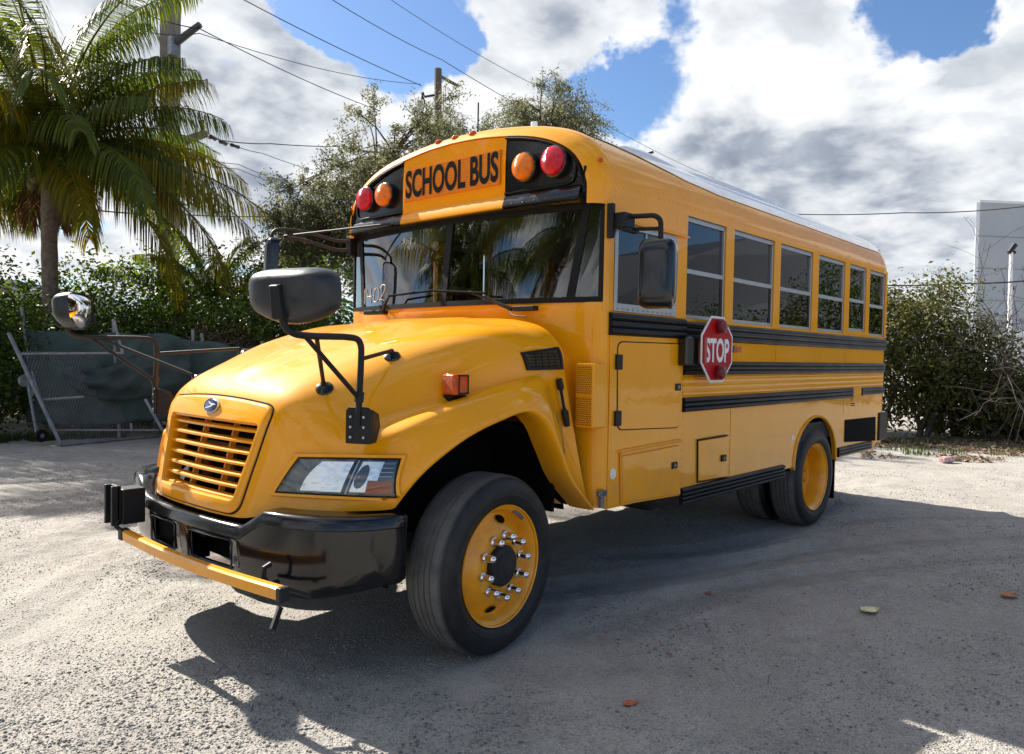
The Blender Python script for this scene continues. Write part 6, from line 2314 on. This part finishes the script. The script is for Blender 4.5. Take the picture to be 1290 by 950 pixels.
# ------------------------------------------------------------------ fence
G0 = ground_at(28, 553); 
fence = thing('chain_link_fence', 'torn green windscreen on leaning steel posts behind the loose gate panel', 'fence', (G0.x, G0.y, 0))
def fpt(px, py, dep):
    return at(px, py, dep)
FD = 12.8
mbp = MB()
posts = [((27, 387), (48, 545)), ((143, 402), (150, 545)), ((243, 415), (246, 545)), ((254, 420), (268, 545)), ((330, 430), (333, 545))]
for (a, c) in posts:
    A, B_ = at(a[0], a[1], FD), at(c[0], c[1], FD)
    B_ = A + (B_ - A) * ((A.z + .05) / max(.2, A.z - B_.z))
    MB().tube([A, B_], .030, 8).build('post', galv, fence, smooth=True)
# the windscreen: a sagging sheet with a torn fold
rws_ = []
n_ = 60
for j in range(25):
    v_ = j / 24
    row = []
    for i in range(n_ + 1):
        u_ = i / n_
        px = 33 + (345 - 33) * u_
        topy = 412 + 24 * u_ + 4 * math.sin(u_ * 9) + 2 * math.sin(u_ * 31)
        boty = 532 + 4 * math.sin(u_ * 7)
        py = topy + (boty - topy) * v_
        dep = FD - .05 + .05 * math.sin(u_ * 22 + v_ * 3) * (.3 + v_) + .03 * math.sin(u_ * 51 + v_ * 9)
        row.append(at(px, py, dep))
    rws_.append(row)
MB().grid(rws_).build('windscreen', screen_m, fence, smooth=True, angle=180, solid=.003)
# loose flap hanging in front
rws_ = []
topc = [(70, 458), (95, 463), (120, 466), (150, 456), (180, 447), (210, 444), (240, 446)]
botc = [(84, 482), (98, 494), (118, 500), (140, 506), (165, 503), (200, 500), (240, 492)]
tcs, bcs = cr_spline(topc, 6), cr_spline(botc, 6)
for j in range(13):
    v_ = j / 12
    rws_.append([at(a[0] * (1 - v_) + c[0] * v_, a[1] * (1 - v_) + c[1] * v_, FD - .30 - .10 * math.sin(v_ * 3.1) + .035 * math.sin(k * .55 + v_ * 9) + .03 * math.sin(v_ * 14 - k * .2)) for k, (a, c) in enumerate(zip(tcs, bcs))])
MB().grid(rws_).build('torn_flap', mat('dark_windscreen_fold', (.034, .052, .050), .8, var=.25, var_scale=6, bump=.002, bump_scale=60), fence, smooth=True, angle=180, solid=.003)

# loose gate panel leaning towards the yard
gate_p = thing('chain_link_gate', 'loose chain-link gate panel leaning at a slant in front of the green windscreen', 'gate', tuple(ground_at(77, 562)))
b0, t0 = ground_at(77, 563), at(11, 422, 11.75)
b1 = ground_at(236, 548)
t1 = t0 + (b1 - b0)
def gp(u_, v_):
    return b0.lerp(b1, u_).lerp(t0.lerp(t1, u_), v_) + Vector((0, 0, .03))
for nm, a, c, r in (('frame_tube', gp(0, 0), gp(0, 1.0), .030), ('frame_tube', gp(0, 0), gp(1.25, 0), .024), ('rail', at(25, 446, 11.95), at(156, 445, 11.95), .021), ('rail', at(52, 504, 11.75), at(106, 500, 11.75), .021),
                    ('frame_tube', at(46, 545, 11.9), at(33, 470, 12.0), .024), ('brace', at(183, 503, 11.75), at(205, 543, 11.7), .022), ('rail', at(72, 542, 11.8), at(200, 542, 11.8), .014), ('brace', at(165, 533, 11.8), at(166, 543, 11.8), .02),
                    ('brace', at(143, 402, 11.9), at(155, 446, 11.9), .022), ('brace', at(40, 468, 11.8), at(64, 540, 11.75), .012)):
    MB().tube([a, c], r, 8).build(nm, galv, gate_p, smooth=True)
mbm = MB()
nrm_ = (gp(1, 0) - gp(0, 0)).cross(gp(0, 1) - gp(0, 0)).normalized()
nu, nv = 46, 22
for k in range(-nv, nu):
    for sgn_ in (1, -1):
        pts = []
        for j in range(nv + 1):
            u_ = (k + (j if sgn_ > 0 else nv - j)) / nu
            if 0 <= u_ <= 1.02:
                pts.append(gp(u_, j / nv * .84) + nrm_ * (.004 * sgn_))
        if len(pts) > 1:
            mbm.tube([pts[0], pts[-1]], .0019, 3, False)
mbm.build('chain_mesh', galv, gate_p)
wc = at(52, 549, 11.75)
MB().lathe([(.03, -.025), (.085, -.025), (.10, -.012), (.10, .012), (.085, .025), (.03, .025)], wc, (.3, -.9, 0), 20).build('caster', seal, gate_p, smooth=True)
MB().lathe([(.0, .03), (.035, .03), (.04, -.03), (.0, -.03)], wc, (.3, -.9, 0), 14).build('caster_hub', galv, gate_p, smooth=True)
wc = at(31, 480, 11.95)
MB().lathe([(.03, -.025), (.085, -.025), (.10, -.012), (.10, .012), (.085, .025), (.03, .025)], wc, (.3, -.9, 0), 20).build('caster', galv, gate_p, smooth=True)

# ------------------------------------------------------------------ poles and wires
def utility(px, dep, width, top, m_, label, r=None, name='utility_pole'):
    g = gpos(px, dep)
    t_ = thing(name, label, 'utility pole', g, 'utility poles behind the yard')
    return g, t_


g, up1 = utility(213, 20.0, .36, 14.0, concrete, 'square grey concrete utility pole rising behind the coconut palm')
ltop, lbot = at(214.5, -260, 20.0), at(211.5, 470, 20.0)
axis_ = (ltop - lbot).normalized()
mbp = MB()
mbp.prism([Vector((g[0], g[1], -.1)) + CR.cross(Vector((0, 0, 1))).normalized() * a + Vector((CR.x, CR.y, 0)).normalized() * c for a, c in ((-.19, -.20), (.19, -.20), (.19, .20), (-.19, .20))], ((ltop.x - lbot.x) * .72, (ltop.y - lbot.y) * .72, 11.2))
mbp.build('shaft', concrete, up1, bevel=.02)
d0 = at(219, 56, 19.8); d1 = at(252, 31, 19.5)
MB().tube([d0, d1], [.10, .08], 8).build('arm', mat('dark_steel_arm', (.05, .05, .052), .6), up1)
MB().box(d0.x - .12, d0.x + .12, d0.y - .12, d0.y + .12, d0.z - .28, d0.z + .20).build('arm_clamp', galv, up1, bevel=.02)
e0, e1 = at(220, 182, 19.8), at(260, 168, 19.5)
MB().tube([e0, e1], [.12, .10], 4).build('crossarm', concrete, up1)
MB().tube([at(255, 166, 19.5), at(254.5, 152, 19.5)], .05, 8).build('insulator', wire_m, up1)

g2, up2 = utility(551, 32.0, .3, 11, wood_pole, 'brown wooden utility pole with a grey transformer cut-out, rising from the tree behind the bus')
tp2 = at(552, 87, 32.0)
MB().tube([(g2[0], g2[1], -.1), (tp2.x, tp2.y, tp2.z)], [.20, .155], 10).build('shaft', wood_pole, up2, smooth=True)
MB().tube([at(556, 97, 31.8), at(578, 109, 31.5)], .07, 6).build('crossarm', wood_pole, up2)
MB().tube([at(547, 120, 31.8), at(535, 122, 31.6), at(533, 116, 31.6), at(530, 130, 31.6)], .05, 6).build('cutout_bracket', wire_m, up2)
q = at(529, 136, 31.6)
MB().lathe([(0, .30), (.12, .28), (.15, .15), (.15, -.2), (.10, -.28), (0, -.30)], q, (0, 0, 1), 14).build('cutout', insul, up2, smooth=True)
MB().tube([at(531, 117, 31.6), at(535, 128, 31.6), at(533, 140, 31.6)], .035, 6).build('jumper_wire', wire_m, up2)


def wire(pts, label, r=.016, sag=.0):
    P_ = []
    for (a, c) in zip(pts, pts[1:]):
        A, B_ = at(*a), at(*c)
        n_ = 24
        for i in range(n_ + (1 if c == pts[-1] else 0)):
            u_ = i / n_
            P_.append(A.lerp(B_, u_) - Vector((0, 0, 4 * sag * u_ * (1 - u_))))
    o = MB().tube(P_, r, 5).build('overhead_wire', wire_m, smooth=True, angle=180)
    return tag(o, label, 'wire', 'overhead wires')


wire([(140, -3, 18), (251, 36, 19.5), (480, 140, 30)], 'overhead wire running from the top left past the pole arm down to the tree', .014, .12)
wire([(120, 12, 18), (251, 42, 19.5), (530, 106, 31.6)], 'thin overhead wire from the pole arm to the wooden pole', .011, .25)
wire([(285, -12, 22), (531, 108, 31.6)], 'upper overhead wire crossing the sky to the wooden pole', .016, .1)
wire([(400, -12, 22), (556, 75, 30), (760, 190, 34)], 'overhead wire crossing the blue gap in the clouds above the wooden pole', .014, .1)
wire([(475, -12, 30), (700, 120, 36), (900, 225, 46)], 'faint distant wire slanting down behind the bus roof', .012, .2)
wire([(262, 174, 19.5), (340, 181, 24), (455, 184, 30)], 'level wire from the concrete pole to the tree', .016, .05)
w1 = wire([(262, 168, 19.5), (330, 193, 24), (430, 222, 30)], 'service wire with a grey splice, sloping from the crossarm to the tree', .011, .08)
wire([(222, 187, 19.8), (300, 207, 24), (392, 238, 30)], 'lower service wire with grey splices from the concrete pole', .011, .08)
wire([(222, 194, 19.8), (300, 213, 24), (392, 243, 30)], 'lowest service wire from the concrete pole to the tree', .011, .08)
wire([(100, 262, 17), (210, 269, 20), (350, 272, 28)], 'thick level cable passing behind the coconut palm crown', .018, .05)
wire([(960, 268, 40), (1140, 268, 36), (1300, 259, 32)], 'slack cable across the grey clouds right of the bus roof', .024, .1)
wire([(1100, 359, 30), (1210, 357, 29), (1310, 352, 28)], 'lower black cable crossing in front of the grey building', .030, .05)
# splices and insulators on the service wires
for i, (px, py, dep, lab) in enumerate(((386, 214, 27.3, 'grey splice on the upper service wire'), (340, 227, 25.8, 'left grey splice on the lowest service wire'), (346, 229, 25.8, 'middle grey splice below the service wires'), (352, 225, 26.0, 'upper grey splice on the lower service wire'), (358, 228, 26.1, 'rightmost grey splice of the four on the service wires'))):
    q = at(px, py, dep)
    o = MB().box(q.x - .07, q.x + .07, q.y - .07, q.y + .07, q.z - .11, q.z + .09).build('wire_splice', insul, bevel=.02)
    tag(o, lab, 'splice', 'splices on the service wires')
for i, (a, c, lab) in enumerate((((264, 171, 19.7), (272, 176, 20), 'black dead-end clamp nearest the crossarm'), ((276, 178, 20.2), (286, 182, 20.6), 'black clamp right of the crossarm clamp'), ((290, 182, 20.8), (302, 186, 21.2), 'black clamp furthest right on the upper service wire'),
                             ((224, 187, 19.9), (234, 190, 20.2), 'black clamp on the lower service wire by the pole'), ((240, 192, 20.4), (262, 198, 21), 'long black clamp on the lower service wire'), ((226, 195, 19.9), (240, 199, 20.3), 'black clamp on the lowest wire by the pole'), ((243, 199, 20.5), (258, 203, 21), 'second black clamp on the lowest wire'))):
    A, B_ = at(*a), at(*c)
    o = MB().tube([A, A.lerp(B_, .15), A.lerp(B_, .5), A.lerp(B_, .85), B_], [.02, .055, .04, .055, .02], 8).build('wire_clamp', wire_m, smooth=True)
    tag(o, lab, 'clamp', 'clamps on the service wires')

# ------------------------------------------------------------------ buildings
def slab(t_, name, A, B_, z0, z1, th, m_, bev=0):
    """upright block with its front from A to B on the ground"""
    a, c = Vector((A[0], A[1], 0)), Vector((B_[0], B_[1], 0))
    d = (c - a).normalized()
    n_ = Vector((-d.y, d.x, 0)) * th + d * th * .75
    return MB().prism([a + Vector((0, 0, z0)), c + Vector((0, 0, z0)), c + n_ + Vector((0, 0, z0)), a + n_ + Vector((0, 0, z0))], (0, 0, z1 - z0)).build(name, m_, t_, bevel=bev)


A, B_ = gpos(1226, 60), gpos(1480, 62)
wb = thing('warehouse', 'tall plain grey warehouse with thin panel joints at the right edge', 'building', A)
zt_ = at(1229, 256, 60).z
slab(wb, 'wall', A, B_, 0, zt_, 12, wall_grey)
slab(wb, 'lit_corner_strip', (A[0] - .12, A[1] + .1), (A[0] + .10, A[1] - .1), 0, zt_ + .05, .3, wall_white)  # white strip stands in for the sunlit sliver of side wall
d_ = (Vector(B_) - Vector(A)).normalized()
nb_ = Vector((-d_.y, d_.x, 0))
for k, pyy in enumerate((298, 338, 378)):
    z = at(1229, pyy, 60).z
    slab(wb, 'panel_joint', Vector(A) - nb_ * .02, Vector(B_) - nb_ * .02, z - .04, z + .04, .02, mat('wall_joint', (.26, .27, .29), .8))
slab(wb, 'parapet_cap', Vector(A) - nb_ * .1, Vector(B_) - nb_ * .1, zt_, zt_ + .18, 12.2, wall_white)
# white trailer and low shed glimpsed through the twigs
A2, B2 = gpos(1243, 34), gpos(1420, 35)
tr = thing('white_trailer', 'white box trailer glimpsed through the bare shrub', 'trailer', A2)
za, zb_ = at(1243, 482, 34).z, at(1243, 442, 34).z
slab(tr, 'body', A2, B2, max(.7, za), zb_ + .9, 2.4, wall_white, .03)
slab(tr, 'bumper_bar', Vector(A2) - Vector((.1, .1, 0)), B2, max(.45, za - .3), max(.68, za - .04), .3, wall_dark)
for k in range(3):
    q = Vector(A2).lerp(Vector(B2), .12 + .1 * k)
    MB().lathe([(0, .12), (.25, .12), (.48, .10), (.50, 0), (.48, -.1), (0, -.12)], (q.x, q.y, .5), (-nb_.x, -nb_.y, 0), 20).build('wheel', seal, tr, smooth=True)
# area light pole by the warehouse
A3 = gpos(1271, 48)
lp_ = thing('light_pole', 'slim white pole with an angled dark lamp head in front of the grey warehouse', 'light pole', A3)
q = at(1274, 318, 48)
MB().tube([A3, (q.x, q.y, q.z)], [.17, .11], 10).build('shaft', wall_white, lp_, smooth=True)
q0, q1 = at(1271, 319, 48), at(1279, 308, 48)
MB().tube([q0, q1], [.14, .16], 6).build('lamp_head', wire_m, lp_)
MB().tube([at(1269, 318, 48), at(1279, 318, 48)], .10, 6).build('bracket', wire_m, lp_)
# house roof at the far left
A4 = gpos(-70, 30)
hs = thing('house', 'pale house with a grey tiled gable showing above the hedge at the left edge', 'house', A4)
r0, r1, r2 = at(-60, 392, 30), at(16, 362, 30), at(40, 392, 30)
hb = MB()
hb.prism([Vector((r0.x, r0.y, 0)), Vector((r2.x, r2.y, 0)), r2, r1, r0], nb_ * -1 * 0 + CD * 8)
hb.build('wall', house_wall, hs)
hb = MB()
off_ = Vector((0, 0, .12))
hb.prism([r0 + Vector((0, 0, .02)) - CD * .3, r1 + Vector((0, 0, .05)) - CD * .3, r1 + Vector((0, 0, .3)) - CD * .3, r0 + Vector((0, 0, .25)) - CD * .3], CD * 8.5)
hb.prism([r1 + Vector((0, 0, .05)) - CD * .3, r2 + Vector((0, 0, .02)) - CD * .3, r2 + Vector((0, 0, .25)) - CD * .3, r1 + Vector((0, 0, .3)) - CD * .3], CD * 8.5)
hb.build('roof', house_roof, hs)

# across the yard, behind the photographer: the hall and trees that the bus windows mirror
def mirrored(px, py, dep):
    q_ = at(px, py, dep)
    return Vector((q_.x, -2 * HW - q_.y, q_.z))


hall = thing('grey_hall', 'long slate grey hall with a low gable, across the yard from the bus side', 'building', tuple(Vector((mirrored(900, 450, 40).x, mirrored(900, 450, 40).y, 0))))
a0_, a1_ = mirrored(560, 322, 34), mirrored(880, 321, 40)
pk0, pk1 = mirrored(945, 300, 42), mirrored(1190, 322, 52)
prof_ = [Vector((a0_.x, a0_.y, 0)), Vector((pk1.x, pk1.y, 0)), pk1, pk0, a1_, a0_]
MB().prism(prof_, (2, -14, 0)).build('wall', wall_dark, hall)
for i, (px, dep, rx, ry_, rz_, m_, lab) in enumerate([
    (893, 26, .6, .5, 1.75, hedge_green, 'small round tree across the yard, mirrored in the first bus window'),
    (955, 27, 1.5, 1.0, 1.55, hedge_green, 'low bush across the yard, mirrored in the second bus window'),
    (1005, 27, 1.5, 1.1, 1.95, hedge_olive, 'olive bush across the yard, mirrored in the third bus window'),
    (1052, 27, 1.7, 1.2, 2.7, hedge_green, 'tall bush across the yard, mirrored in the fourth bus window'),
    (1090, 28, 1.7, 1.2, 2.9, hedge_olive, 'tall olive bush across the yard, mirrored in the rear bus windows'),
    (1130, 28, 1.8, 1.2, 2.8, hedge_green, 'tall dark bush across the yard, furthest from the camera'),
]):
    q = mirrored(px, 450, dep)
    shrub('yard_bush', lab, (q.x, q.y, 0), (rx, ry_, rz_), 90, 60, .12, m_, 400 + i, 'bushes across the yard', cat='bush', clump=.3)
